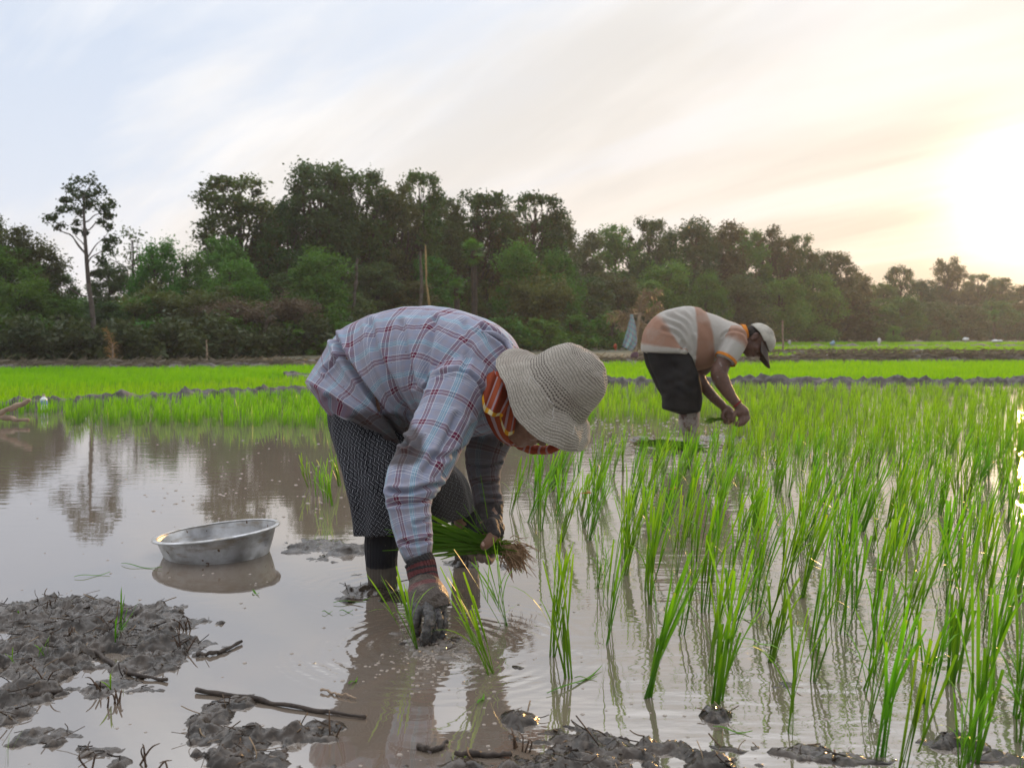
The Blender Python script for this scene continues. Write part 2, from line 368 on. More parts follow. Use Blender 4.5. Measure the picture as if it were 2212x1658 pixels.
def mud_height(x, y):
    p = np.column_stack([x, y, np.zeros(len(x))])
    n = fbm(p * 9, 4, 0.55); edge = fbm(p * 22 + 5, 3, 0.6)
    h = np.full(len(x), -0.06)
    for (px, py, rx, ry, a) in BL:
        c = G(px, py); rxw = abs(G(px + rx, py)[0] - c[0]); ryw = 0.5 * abs(G(px, py - ry)[1] - G(px, py + ry)[1])
        q = np.sqrt(((x - c[0]) / rxw) ** 2 + ((y - c[1]) / ryw) ** 2) * 1.06
        q = q + 0.55 * n + 0.42 * edge
        b = a * 0.40 * np.clip(1.35 - q ** 2, -2.5, 1.1) ** 1
        h = np.maximum(h, b - 0.004)
    clod = np.abs(fbm(p * 30 + 9, 3, 0.55)); lump = np.maximum(0, perlin(p * 16 + 3))
    up = np.clip((h + 0.012) / 0.03, 0, 1.3)
    f2 = perlin(p * 55 + 2); f3 = perlin(p * 115 + 7)
    return h + up * (0.026 * n + 0.015 * (0.34 - clod) + 0.022 * lump + 0.006 * (0.22 - np.abs(f2)) + 0.002 * f3 - 0.030 * np.maximum(0, perlin(p * 6 + 31)))
mx = np.arange(-1.75, 1.9, 0.006); my = np.concatenate([np.arange(1.75, 3.0, 0.006), np.arange(3.0, 4.6, 0.012)])
XX, YY = np.meshgrid(mx, my); hz = mud_height(XX.ravel(), YY.ravel())
mv = np.column_stack([XX.ravel(), YY.ravel(), hz]); mf = grid_faces(len(my), len(mx), False)
keep = (hz[mf] > -0.02).any(1)
def compact(v, f):
    idx = np.unique(f); m = np.zeros(len(v), int); m[idx] = np.arange(len(idx)); return v[idx], m[f]
mv, mf = compact(mv, mf[keep])
tag(link('mud', mesh_np('mud', mv, mf, M_MUD)), 'lumpy wet grey mud breaking the water surface in front', kind='structure')
# mud just showing by the man further back
mx = np.arange(0.7, 2.4, 0.02); my = np.arange(6.4, 9.6, 0.03)
XX, YY = np.meshgrid(mx, my); hz = mud_height(XX.ravel(), YY.ravel()); mf = grid_faces(len(my), len(mx), False); keep = (hz[mf] > -0.02).any(1)
mv, mf = compact(np.column_stack([XX.ravel(), YY.ravel(), hz]), mf[keep])
tag(link('mud_patch', mesh_np('mud_patch', mv, mf, M_MUD)), 'wet mud clods by the standing man', kind='structure')

# ---- bunds
def bund(name, path, hw, ht, seed, step=0.05, rough=1.0, nac=22, m=M_BUND, z0=-0.03, label=None):
    p = np.asarray(path, float); L = np.concatenate([[0], np.cumsum(np.linalg.norm(np.diff(p, axis=0), axis=1))])
    n = int(L[-1] / step); s = np.linspace(0, L[-1], n); c = np.column_stack([np.interp(s, L, p[:, k]) for k in (0, 1)])
    c += 0.10 * np.column_stack([np.zeros(n), fbm(np.column_stack([s * 0.6, np.full(n, seed), np.zeros(n)]), 2)])
    T = np.gradient(c, axis=0); T /= np.linalg.norm(T, axis=1)[:, None]; N = np.column_stack([-T[:, 1], T[:, 0]])
    u = np.linspace(-1.25, 1.25, nac); prof = np.clip(1 - np.abs(u) ** 2.4, -0.6, 1)
    hv = ht * (1 + 0.45 * fbm(np.column_stack([s * 1.1, np.full(n, seed + 9), np.zeros(n)]), 3))
    q = c[:, None] + N[:, None] * (u * hw)[None, :, None]; zz = z0 + hv[:, None] * prof[None]
    v = np.column_stack([q.reshape(-1, 2), zz.ravel()])
    k = 4.0 / (hw / 0.25)
    d = 0.62 * ht * rough * (fbm(v * k * 1.3 + seed, 4, 0.62) + 0.7 * np.maximum(0, perlin(v * k * 1.7 + seed + 4)))
    v[:, 2] += d; v[:, 0] += 0.5 * d * N[0, 0]; v[:, 1] -= 0.5 * np.abs(d)
    return tag(link(name, mesh_np(name, v, grid_faces(n, nac, False), m)), label, kind='structure')
BP = [(-17, 8.0), (-11.5, 9.6), (-6.5, 11.2), (-5.2, 11.8), (-4.6, 12.5), (-4.1, 13.3), (-3.2, 14.1), (-2.6, 14.9), (-0.5, 16.2), (1.5, 16.9), (4, 17.3), (9, 17.4), (14, 17.5), (20, 17.6)]
bund('bund', BP, 0.24, 0.115, 3, label='low clod bund of grey mud between two paddies')
bund('bund', [(-4.4, 19.2), (-2.5, 19.8), (-1.2, 20.4)], 0.35, 0.12, 5, label='broken clods at the edge of the seedling bed')
straw = mudmat('straw_bund', (0.13, 0.115, 0.10), (0.06, 0.053, 0.048), 0.85, 0.98, 0.8)
bund('bund', [(-26, 22), (-18, 23.5), (-9, 24.8), (-4, 26), (0, 27.4), (5, 28.3), (9, 29)], 0.8, 0.12, 8, 0.09, 1.3, 26, straw, label='straw covered bank in front of the wood')
bund('bund', [(8.4, 29.4), (9.4, 30.0), (11, 30.2), (14, 30.0), (19, 30.0), (24, 29)], 0.8, 0.17, 12, 0.09, 1.3, 26, straw, label='long heap of cut straw on the right hand bank')
bund('bund', [(10.5, 39), (16, 38.0), (22, 37), (30, 36)], 0.9, 0.16, 15, 0.1, 1.3, 22, straw, label='second straw heap behind the first')
bund('bund', [(12, 60), (22, 62), (36, 63), (50, 62)], 1.2, 0.16, 18, 0.2, 1.2, 16, straw, label='far field bank')
bund('bund', [(10, 88), (40, 92), (70, 95)], 1.6, 0.2, 21, 0.3, 1.2, 14, straw, label='farthest field bank before the wood')
bund('bund', [(4.5, 35), (7.5, 37), (12, 42)], 0.8, 0.10, 24, 0.1, 1.2, 18, straw, label='grey bank behind the second worker')

# straw strands lying on the banks (nobody could count them)
def strands(n, path, hw, ht, seed, ln=(0.25, 0.7), z0=0.0):
    g = np.random.default_rng(seed); p = np.asarray(path, float)
    L = np.concatenate([[0], np.cumsum(np.linalg.norm(np.diff(p, axis=0), axis=1))]); s = g.uniform(0, L[-1], n)
    x = np.interp(s, L, p[:, 0]); y = np.interp(s, L, p[:, 1]); o = g.normal(0, 0.45, n) * hw; y = y + o
    zz = z0 + ht * np.clip(1 - (np.abs(o) / hw) ** 2.2, 0, 1) * g.uniform(0.9, 1.25, n)
    l = g.uniform(*ln, n); a = g.normal(0, 0.9, n); e = g.normal(0.1, 0.35, n)
    d = np.column_stack([np.cos(a) * np.cos(e), np.sin(a) * np.cos(e), np.sin(e)]) * (l / 2)[:, None]
    c = np.column_stack([x, y, zz]); wv = np.column_stack([np.zeros(n), g.normal(0, .4, n), np.ones(n)]) * g.uniform(0.006, 0.016, n)[:, None]
    mid = c + np.column_stack([np.zeros(n), np.zeros(n), l * 0.12])
    v = np.stack([c - d - wv, c - d + wv, mid - wv, mid + wv, c + d - wv, c + d + wv], 1).reshape(-1, 3)
    b = np.arange(n)[:, None] * 6; f = np.concatenate([b + [0, 2, 3, 1], b + [2, 4, 5, 3]])
    return v, f, np.repeat(g.random(n), 6)
M_STRAW = leafmat('dry_straw', (0.09, 0.078, 0.066), (0.24, 0.21, 0.17), 0.15, 0.1)
mb = MB()
for args in ((5200, [(-26, 22), (-18, 23.5), (-9, 24.8), (-4, 26), (0, 27.4), (5, 28.3), (9, 29)], 0.8, 0.11, 1), (5200, [(8.6, 29.6), (9.4, 30.0), (11, 30.2), (14, 30.0), (19, 30.0), (24, 29)], 0.8, 0.17, 2),
             (2500, [(10.5, 39), (16, 38.0), (22, 37), (30, 36)], 0.9, 0.16, 3), (1500, [(4.5, 35), (7.5, 37), (12, 42)], 0.8, 0.10, 4)):
    v, f, tn = strands(*args); mb.add(v, f, tone=tn)
tag(link('straw', mb.mesh('straw', M_STRAW, False)), 'loose dry straw strewn along the field banks', kind='stuff')

# ================================================================ RICE
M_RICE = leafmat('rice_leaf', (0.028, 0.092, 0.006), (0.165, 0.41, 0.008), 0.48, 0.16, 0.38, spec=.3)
M_RICEFAR = leafmat('rice_leaf_field', (0.10, 0.28, 0.004), (0.215, 0.455, 0.004), 0.5, 0.05, 0.45)
M_RICEBED = leafmat('rice_leaf_bed', (0.07, 0.24, 0.006), (0.17, 0.42, 0.006), 0.5, 0.05, 0.45)
def blades(base, az, lean, length, width, bend, g, seg=5, tip=0.45, w0=0.4):
    """curved strips; all arrays of n. returns verts faces tone"""
    n = len(base); t = np.linspace(0, 1, seg)
    prof = np.interp(t, [0, 0.35, 0.75, 1], [w0, 0.8, 1.0, tip])
    th = lean[:, None] + bend[:, None] * t[None] ** 1.5
    ds = length[:, None] / (seg - 1)
    r = np.concatenate([np.zeros((n, 1)), np.cumsum(np.sin(th[:, :-1]) * ds, 1)], 1); h = np.concatenate([np.zeros((n, 1)), np.cumsum(np.cos(th[:, :-1]) * ds, 1)], 1)
    c = base[:, None] + np.stack([np.cos(az)[:, None] * r, np.sin(az)[:, None] * r, h], -1)
    wa = az + np.pi / 2 + g.normal(0, 0.5, n); wd = np.stack([np.cos(wa), np.sin(wa), np.zeros(n)], -1)
    off = wd[:, None] * (width[:, None] * prof[None] / 2)[..., None]
    v = np.stack([c - off, c + off], 2).reshape(-1, 3)
    b = (np.arange(n) * seg * 2)[:, None, None] + (np.arange(seg - 1) * 2)[None, :, None]
    f = (b + np.array([0, 1, 3, 2])).reshape(-1, 4)
    return v, f, t
def clump(seed, ntil=7, H=0.30):
    g = np.random.default_rng(seed); mb = MB()
    for k in range(ntil):
        a0 = g.uniform(0, 2 * np.pi); base = np.array([np.cos(a0), np.sin(a0), 0]) * g.uniform(0.002, 0.016)
        base[2] = -0.04
        az = g.normal(0.0, 0.9); ln = abs(g.normal(0.09, 0.08)) + 0.01
        sh = H * g.uniform(0.38, 0.55)
        # stem
        v, f, t = blades(base[None], np.array([az]), np.array([ln]), np.array([sh + 0.04]), np.array([0.0065]), np.array([0.03]), g, 4, 0.8, 0.8)
        mb.add(v, f, tone=np.repeat(np.interp(t, [0, 1], [0.0, 0.45]), 2))
        v2, f2, _ = blades(base[None], np.array([az]), np.array([ln]), np.array([sh + 0.04]), np.array([0.0065]), np.array([0.03]), np.random.default_rng(seed * 31 + k), 4, 0.8, 0.8)
        top = v[-2:].mean(0)
        for j in range(g.integers(1, 4) if k % 2 else g.integers(1, 3)):
            u = g.uniform(0.45, 1.0); st = base + (top - base) * u
            az2 = az + g.normal(0, 0.8); 
            l2 = np.array([min(H * g.uniform(0.40, 0.72), (H * 1.08 - st[2]))])
            v, f, t = blades(st[None], np.array([az2]), np.array([ln + abs(g.normal(0.05, 0.06))]), l2, np.array([g.uniform(0.0050, 0.0078)]), np.array([abs(g.normal(0.12, 0.17))]), g, 6, g.choice([0.75, 0.6, 0.12]), 0.5)
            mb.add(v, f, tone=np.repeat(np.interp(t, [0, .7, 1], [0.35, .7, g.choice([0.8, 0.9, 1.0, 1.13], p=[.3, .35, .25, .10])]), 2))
        if g.random() < 0.35:      # a drooping outer leaf
            v, f, t = blades((base + (top - base) * 0.6)[None], np.array([g.uniform(0, 6.28)]), np.array([0.5]), np.array([H * 0.55]), np.array([0.005]), np.array([1.3]), g, 7, 0.1, 0.6)
            mb.add(v, f, tone=np.repeat(np.linspace(0.3, 0.8, 7), 2))
    return mb
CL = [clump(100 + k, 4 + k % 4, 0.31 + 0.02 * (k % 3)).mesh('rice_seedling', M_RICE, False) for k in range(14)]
SMALL = [clump(300 + k, 6, 0.24).mesh('rice_seedling', M_RICE, False) for k in range(4)]
# clumps that can be read off one by one: base px,py, height px, lean (radians, + = to the right), label
GR = 'rice seedlings planted in the flooded paddy'
own = [(903,1402,210,-.22,'rice seedling just being planted beside the gloved hand'), (1062,1455,230,-.30,'rice seedling leaning left, right of the gloved planting hand'),
 (1095,1350,165,-.22,'rice seedling under the held bundle, leaning left of the hanging roots'), (1190,1418,250,.0,'pair of thin upright seedlings, left plant of the front row'), (1228,1462,295,-.02,'tall seedling standing alone at the left end of the front row'),
 (668,1052,75,-.25,'outermost leaning seedling of the small group left of the patterned skirt'),(683,1072,85,.02,'upright seedling in the small group left of the patterned skirt'),(706,1085,95,-.05,'tallest seedling in the small group left of the patterned skirt'),(716,1092,100,-.08,'seedling nearest the camera in the small group left of the skirt'),(735,1050,85,-.15,'seedling of the small group standing closest to the skirt'),(752,1025,48,-.05,'short seedling half hidden behind the patterned skirt')]
near = [(1305,1390,220),(1318,1350,200),(1390,1505,300,.22),(1395,1305,230),(1400,1275,250),(1548,1520,330),(1530,1455,250),(1517,1320,250),(1570,1385,210,.2),(1662,1430,230,.28),
 (1702,1585,300,.08),(1752,1400,260,.2),(1818,1370,260,.22),(1800,1338,230,.12),(1648,1355,240,.3),(1632,1318,230,.15),(1892,1630,330,.05),(1868,1553,280,.1),(1955,1660,340,.22),(2055,1480,340,.12),(2105,1650,420,.05),(2190,1548,280,.25),
 (2014,1265,250,.2),(2070,1690,260,.1),(1960,1410,260,.25),(2140,1430,280,.2),(1880,1450,240,.2),(1575,1280,210,.1),(1470,1370,200,.25),(1500,1250,220),(1725,1290,230,.2),(1455,1240,190),(1350,1225,180),(1290,1270,120),(1345,1205,160),(2160,1330,280,.2),(1905,1290,240,.25),(1995,1520,260,.15),(2205,1660,300,.1)]
def place(me, pos, scale, lean, label, rz):
    o = bpy.data.objects.new('rice_seedling', me); COL.objects.link(o); o.location = Vector([float(c) for c in pos]); o.scale = (scale,) * 3
    o.rotation_euler = (random.gauss(0, 0.07), lean, rz); o.rotation_mode = 'ZYX' if False else 'XYZ'
    M = Matrix.Rotation(lean, 4, 'Y') @ Matrix.Rotation(random.gauss(0, 0.07), 4, 'X') @ Matrix.Rotation(rz, 4, 'Z')
    o.rotation_euler = M.to_euler()
    return tag(o, label, 'rice seedling', GR)
NS = 0
taken = []
for i, (px, py, hp, ln, lb) in enumerate(own):
    p = G(px, py); H = hp * p[1] / F * 1.04
    place(SMALL[i % 4] if hp < 110 else CL[(3, 7, 11, 2, 6)[i % 5]], p, H / (0.25 if hp < 110 else 0.33), ln, lb, random.uniform(-.8, .8) + (math.pi if ln < 0 else 0)); taken.append(p[:2]); NS += 1
LN = 'rice seedling of bright green cut-topped leaves standing in the water on the right'
for i, q in enumerate(near):
    px, py, hp = q[:3]; ln = q[3] if len(q) > 3 else 0.05
    p = G(px, py); H = hp * p[1] / F * 1.05
    place(CL[(i * 5) % 14], p, H / 0.33, ln * .6, LN, random.uniform(-.7, .7)); taken.append(p[:2]); NS += 1
# the rest of the planted paddy, jittered rows
def inpoly(x, y, poly):
    ins = np.zeros(len(x), bool); q = np.asarray(poly)
    for (x1, y1), (x2, y2) in zip(q, np.roll(q, -1, 0)):
        c = ((y1 > y) != (y2 > y)); ins ^= c & (x < (x2 - x1) * (y - y1) / (y2 - y1 + 1e-12) + x1)
    return ins
def pix(x, y):
    """where a point of the water plane stands in the picture (used only to read the planted area off the photograph)"""
    d = np.column_stack([x, y, np.full(len(x), -HC)]); f = d[:, 1] * math.cos(TH) - d[:, 2] * math.sin(TH); u = d[:, 1] * math.sin(TH) + d[:, 2] * math.cos(TH)
    return 1105.5 + F * x / f, 829 - F * u / f
PLANTED = [(1085,1130),(1110,1080),(1100,1040),(1270,1030),(1300,1005),(1330,990),(1500,990),(1590,968),(1560,920),(1420,918),(1300,915),(1280,860),(1310,838),(2900,838),(2900,1760),(2300,1740),(2100,1640),(1850,1560),(1650,1470),(1480,1400),(1330,1270),(1180,1160)]
g = np.random.default_rng(21)
cand = []
sp = 0.188
yy = 2.0
while yy < 17.6:
    s = sp * (1 + 0.02 * max(0, yy - 5))
    xs = np.arange(-1.0, 13, s) + g.uniform(0, s); 
    cand.append(np.column_stack([xs + g.normal(0, 0.045, len(xs)), yy + g.normal(0, 0.045, len(xs))])); yy += s
cand = np.concatenate(cand); px, py = pix(cand[:, 0], cand[:, 1])
lim = np.interp(cand[:, 0], [b[0] for b in BP], [b[1] for b in BP]) - 0.3
ok = inpoly(px, py, PLANTED) & (cand[:, 1] < lim) & (px < 2750)
cand = cand[ok]; cand = cand[np.argsort(cand[:, 1])]
cand = np.array([c for c in cand if min((c[0] - t[0]) ** 2 + (c[1] - t[1]) ** 2 for t in taken) > (0.016 if c[1] < 3.3 else 0.011)])
NI = 296 - NS
indiv = [c for c in cand if pix(c[:1], c[1:])[0][0] < 2240][:NI]; iset = {tuple(c) for c in indiv}
RH = lambda y: np.interp(y, [3, 5, 8, 12, 17], [.31, .28, .23, .18, .135])
for c in indiv:
    place(CL[random.randrange(14)], (c[0], c[1], 0), random.uniform(0.82, 1.12) * RH(c[1]) / 0.33, random.gauss(0.13, 0.08), LN, random.uniform(-.9, .9))
rest = np.array([c for c in cand if tuple(c) not in iset])
# left hand strip beyond the open water, up to the bund
LS = [(-900,905),(0,925),(250,920),(600,925),(900,930),(1280,925),(1280,800),(-900,850)]
xs, ys = np.meshgrid(np.arange(-12.5, 1.6, 0.15), np.arange(7.6, 17, 0.17)); ls = np.column_stack([xs.ravel(), ys.ravel()]) + g.normal(0, 0.06, (xs.size, 2))
lx, ly = pix(ls[:, 0], ls[:, 1]); lim = np.interp(ls[:, 0], [b[0] for b in BP], [b[1] for b in BP]) - 0.3
ls = ls[inpoly(lx, ly, LS) & (ls[:, 1] < lim) & ~((lx < 120) & (ls[:, 1] < 10.3))]
def mass(name, pts, hs, nb, g, m, wid, label, lean0=0.1, z=0.0, seg=4):
    n = len(pts); k = nb; b = np.repeat(pts, k, 0) + g.normal(0, 0.02, (n * k, 2)); b = np.column_stack([b, np.full(len(b), z - 0.02)]); N = len(b)
    hh = np.repeat(hs, k) * g.uniform(0.6, 1.1, N)
    v, f, t = blades(b, g.normal(0.1, 1.2, N), np.abs(g.normal(lean0, 0.12, N)), hh, g.uniform(0.7, 1.3, N) * wid, np.abs(g.normal(0.15, 0.2, N)), g, seg, 0.4, 0.6)
    pat = np.repeat(0.22 * fbm(np.column_stack([pts * [1.3, .8], np.full(n, seg)]), 3), k)
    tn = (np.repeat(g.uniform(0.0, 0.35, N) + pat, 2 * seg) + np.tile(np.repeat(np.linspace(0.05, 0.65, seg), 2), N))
    return tag(link(name, mesh_np(name, v, f, m, False, attrs={'tone': tn})), label, kind='stuff')
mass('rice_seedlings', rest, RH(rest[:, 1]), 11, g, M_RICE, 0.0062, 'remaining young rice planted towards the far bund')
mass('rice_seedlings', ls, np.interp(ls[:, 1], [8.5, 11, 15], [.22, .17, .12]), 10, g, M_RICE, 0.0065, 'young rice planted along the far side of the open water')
# fields of young rice further off
def field(name, poly, dens, h, m, wid, label, nb=4, hvar=0.25, z=0.0):
    q = np.asarray(poly, float); lo, hi = q.min(0), q.max(0); A = np.prod(hi - lo)
    p = g.uniform(lo, hi, (int(A * dens), 2)); p = p[inpoly(p[:, 0], p[:, 1], q)]
    hs = h * (1 + hvar * fbm(np.column_stack([p * 0.5, np.zeros(len(p))]), 2))
    return mass(name, p, hs, nb, g, m, wid, label, 0.12, z, 3)
def bundy(x, o): return float(np.interp(x, [b[0] for b in BP], [b[1] for b in BP]) + o)
fr = [(x, bundy(x, 0.35)) for x in (-14, -11.5, -9, -6.5, -5.2, -4.1, -2.6, -0.5)]
field('rice_field', fr + [(-0.5, 20.5), (-2.5, 19.2), (-4.0, 18.2), (-5.4, 16.4), (-9, 14.4), (-14, 13)], 75, 0.14, M_RICEFAR, 0.009, 'yellow green young rice behind the left hand bund', 4)
field('rice_seedling_bed', [(-15, 13.6), (-9, 14.8), (-5.6, 16.6), (-4.2, 18.5), (-2.6, 19.6), (-0.6, 20.6), (0.5, 23), (0, 26.6), (-4, 25.2), (-9, 24), (-17, 22.6)], 90, 0.13, M_RICEBED, 0.010, 'dense deep green rice seedling bed', 5)
fr = [(x, bundy(x, 0.35)) for x in (-0.5, 1.5, 4, 9, 14, 17)]
field('rice_field', fr + [(20, 28.8), (11, 29.0), (7.2, 28.6), (3, 27.6), (0.2, 26.4), (-0.6, 21)], 60, 0.155, M_RICEFAR, 0.011, 'bright young rice beyond the right hand bund', 4)
field('rice_field', [(5.2, 31), (8, 31.5), (14, 31.6), (26, 31), (36, 52), (40, 60), (22, 60), (13, 58), (8, 44)], 14, 0.20, M_RICEFAR, 0.022, 'strip of bright rice behind the straw heaps', 4, z=0.03)
field('rice_field', [(14, 64), (40, 65), (62, 88), (40, 89), (14, 85)], 5, 0.22, M_RICEFAR, 0.05, 'far strip of pale rice before the wood', 4, z=0.05)
# ================================================================ TREES
def leafcloud(g, cen, rad, n, size, asp=1.7, shell=0.25, droop=0.0):
    """n leaf sprays round each cluster (cen (k,3), rad (k,3)); small folded quads spread through the volume"""
    k = len(cen); idx = np.repeat(np.arange(k), n); N = len(idx)
    d = g.normal(size=(N, 3)); d /= np.linalg.norm(d, axis=1)[:, None]
    r = g.uniform(0, 1, N) ** (1 / 3); r = shell * (0.75 + 0.35 * r) + (1 - shell) * r
    r *= 1 + 0.38 * g.normal(size=N)
    c = cen[idx] + d * rad[idx] * r[:, None]
    u = g.normal(size=(N, 3)); u[:, 2] = u[:, 2] * 0.6 - droop; u /= np.linalg.norm(u, axis=1)[:, None]
    w_ = np.cross(u, g.normal(size=(N, 3))); w_ /= np.linalg.norm(w_, axis=1)[:, None]
    s = size * g.uniform(0.6, 1.35, N); a = u * (s * asp / 2)[:, None]; b = w_ * (s / 2)[:, None]
    v = np.stack([c - a, c + b * 0.9 - a * 0.1, c + a, c - b * 0.9 + a * 0.1], 1).reshape(-1, 3)
    f = np.arange(N * 4).reshape(-1, 4)
    tone = np.clip(np.repeat(g.uniform(0.15, 0.75, k), n) + g.normal(0, 0.18, N), 0, 1)
    return v, f, np.repeat(tone, 4)
def limb(mb, g, p0, p1, r0, r1, wob=0.08, n=5):
    p0, p1 = np.asarray(p0, float), np.asarray(p1, float); t = np.linspace(0, 1, n)[:, None]; L = np.linalg.norm(p1 - p0)
    p = p0 + (p1 - p0) * t + g.normal(0, wob * L * 0.5, (n, 3)) * np.sin(np.pi * t); p[:, 2] += 0.06 * L * np.sin(np.pi * t[:, 0]) * g.uniform(-1, 1)
    v, f = tube(p, np.linspace(r0, r1, n), 6, n * 2); mb.add(v, f); return p
M_BARK = simple('grey_bark', (0.13, 0.11, 0.095), (0.06, 0.05, 0.045), 0.9, 6, 0.02)
M_BARKD = simple('dark_bark', (0.075, 0.06, 0.05), (0.035, 0.03, 0.025), 0.9, 6, 0.02)
M_LDARK = leafmat('dark_leaf', (0.026, 0.060, 0.020), (0.070, 0.138, 0.034), 0.3, 0.25)
M_LGREEN = leafmat('green_leaf', (0.042, 0.120, 0.020), (0.090, 0.215, 0.034), 0.3, 0.22)
M_LBROWN = leafmat('brown_leaf', (0.075, 0.058, 0.042), (0.13, 0.10, 0.07), 0.2, 0.2)
M_LOLIVE = leafmat('olive_leaf', (0.06, 0.085, 0.03), (0.13, 0.155, 0.048), 0.3, 0.2)
M_LMID = leafmat('mid_leaf', (0.040, 0.075, 0.030), (0.095, 0.15, 0.055), 0.3, 0.2); M_LWARM = leafmat('warm_leaf', (0.050, 0.066, 0.026), (0.115, 0.13, 0.050), 0.3, 0.2)
# every kind is built once about 7 m tall: (crown mesh, trunk mesh, height, width)
def kind_open(seed, H=7.0, Wd=2.6, ncl=46, nl=120, size=0.085, base=0.40, m=M_LDARK):
    g = np.random.default_rng(seed); t = MB(); c = []; rr = []
    top = np.array([g.normal(0, .15), g.normal(0, .15), H * 0.9]); tr = limb(t, g, (0, 0, -0.4), top, 0.14, 0.03, 0.03, 9)
    for k in range(ncl):
        h = g.uniform(base, 0.97); rmax = Wd / 2 * np.sin(np.pi * np.clip((h - base) / (1.04 - base), 0.10, 0.93)) ** 0.7
        a = g.uniform(0, 6.283); r = rmax * g.uniform(0.35, 1.0) ** 0.6
        p = np.array([np.cos(a) * r, np.sin(a) * r, H * h]); i = int(np.clip((h - 0.18) * 8, 0, 8)); p[:2] += tr[i][:2]
        limb(t, g, tr[i], p, 0.035, 0.010, 0.12)
        c.append(p); s = g.uniform(0.18, 0.44) * Wd / 2.6; rr.append((s, s, s * 0.9))
    v, f, tn = leafcloud(g, np.array(c), np.array(rr), nl, size); mb = MB(); mb.add(v, f, tone=tn)
    return mb.mesh('crown', m, False), t.mesh('trunk', M_BARKD), H, Wd
def kind_dense(seed, H=7.0, Wd=3.4, ncl=95, nl=230, size=0.09, base=0.12, m=M_LDARK, top=1.0):
    g = np.random.default_rng(seed); t = MB(); c = []; rr = []
    tr = limb(t, g, (0, 0, -0.4), (g.normal(0, .2), g.normal(0, .2), H * 0.85), 0.16, 0.04, 0.03, 9)
    for k in range(ncl):
        h = g.uniform(base, 0.95); q = (h - base) / (1 - base); rmax = Wd / 2 * (1 - q ** 2.6) ** 0.6 * (0.75 + 0.25 * min(1, q * 3))
        a = g.uniform(0, 6.283); r = rmax * g.uniform(0.3, 1.0) ** 0.5 * (0.88 + 0.30 * np.sin(2 * a + seed) * np.cos(3 * h + seed) + 0.22 * np.sin(3 * a + 7 * h))
        p = np.array([np.cos(a) * r, np.sin(a) * r, H * (h - 0.16 * (0.5 + 0.5 * np.sin(3 * a + seed * 1.7)) * h * min(1, r / (Wd / 3)))]); i = int(np.clip(h * 8, 0, 8))
        if k % 3 == 0: limb(t, g, tr[i], p, 0.035, 0.010, 0.12)
        c.append(p); s = g.uniform(0.16, 0.54) * Wd / 3.4; rr.append((s, s, s * 0.95))
    v, f, tn = leafcloud(g, np.array(c), np.array(rr), nl, size); mb = MB(); mb.add(v, f, tone=tn)
    return mb.mesh('crown', m, False), t.mesh('trunk', M_BARKD), H, Wd
def kind_feather(seed, H=5.0, Wd=4.0, n=46, m=M_LOLIVE):
    """bamboo: arching culms with narrow leaves"""
    g = np.random.default_rng(seed); t = MB(); C = []; Rr = []
    for k in range(n):
        a = g.uniform(0, 6.283); r = Wd / 2 * g.uniform(0.2, 1.0); h = H * g.uniform(0.6, 1.0) * (1 - 0.25 * r / (Wd / 2))
        p0 = np.array([np.cos(a), np.sin(a), 0]) * 0.25 * g.random(); p2 = np.array([np.cos(a) * r, np.sin(a) * r, h * g.uniform(0.75, 0.95)]); p1 = np.array([np.cos(a) * r * 0.35, np.sin(a) * r * 0.35, h * 0.8])
        u = np.linspace(0, 1, 9)[:, None]; p = (1 - u) ** 2 * p0 + 2 * u * (1 - u) * p1 + u * u * p2
        v, f = tube(p, np.linspace(0.025, 0.008, 9), 5, 9); t.add(v, f)
        for q in p[3:]: C.append(q); Rr.append((0.34, 0.34, 0.34))
    v, f, tn = leafcloud(g, np.array(C), np.array(Rr), 62, 0.075, 3.2, 0.2, 0.5); mb = MB(); mb.add(v, f, tone=tn)
    return mb.mesh('crown', m, False), t.mesh('stems', M_BARKD), H, Wd
def kind_twiggy(seed, H=4.0, Wd=4.0, nl=90, m=M_LBROWN):
    g = np.random.default_rng(seed); t = MB(); C = []
    for k in range(7):
        a = g.uniform(0, 6.283); p1 = np.array([np.cos(a) * Wd * 0.2, np.sin(a) * Wd * 0.2, H * g.uniform(0.35, 0.5)]); limb(t, g, (0, 0, -0.3), p1, 0.08, 0.04, 0.2)
        for j in range(9):
            b = a + g.normal(0, 0.9); p2 = p1 + np.array([np.cos(b) * Wd * 0.28, np.sin(b) * Wd * 0.28, H * 0.42]) * g.uniform(0.3, 1.0, 3); limb(t, g, p1, p2, 0.03, 0.01, 0.25)
            for i in range(3):
                p3 = p2 + g.normal(0, 0.3, 3); limb(t, g, p2, p3, 0.010, 0.004, 0.3); C.append(p3)
    C = np.array(C); v, f, tn = leafcloud(g, C, np.full((len(C), 3), 0.34), nl, 0.07, 1.6, 0.1); mb = MB(); mb.add(v, f, tone=tn)
    return mb.mesh('crown', m, False), t.mesh('stems', M_BARK), H, Wd
KIND = {'A': [kind_open(s, 7, 2.7, 70 + 10 * (s % 3), 130, m=m_) for s, m_ in ((1, M_LDARK), (2, M_LMID), (3, M_LDARK), (4, M_LWARM))], 'C': [kind_dense(s, 7, 3.4, m=m_) for s, m_ in ((11, M_LDARK), (12, M_LMID), (13, M_LWARM), (14, M_LGREEN))],
        'B': [kind_dense(s, 4.6, 3.6, 85, 230, 0.075, 0.10, M_LGREEN) for s in (21, 22)], 'E': [kind_feather(s) for s in (31, 32)],
        'D': [kind_twiggy(41)], 'S': [kind_open(51, 6, 3.0, 20, 60, 0.10, 0.45)], 'F': [kind_dense(s, 1.8, 2.6, 30, 200, 0.09, 0.02, M_LGREEN) for s in (61, 62)]}
for k, vs in KIND.items(): KIND[k] = list(vs)
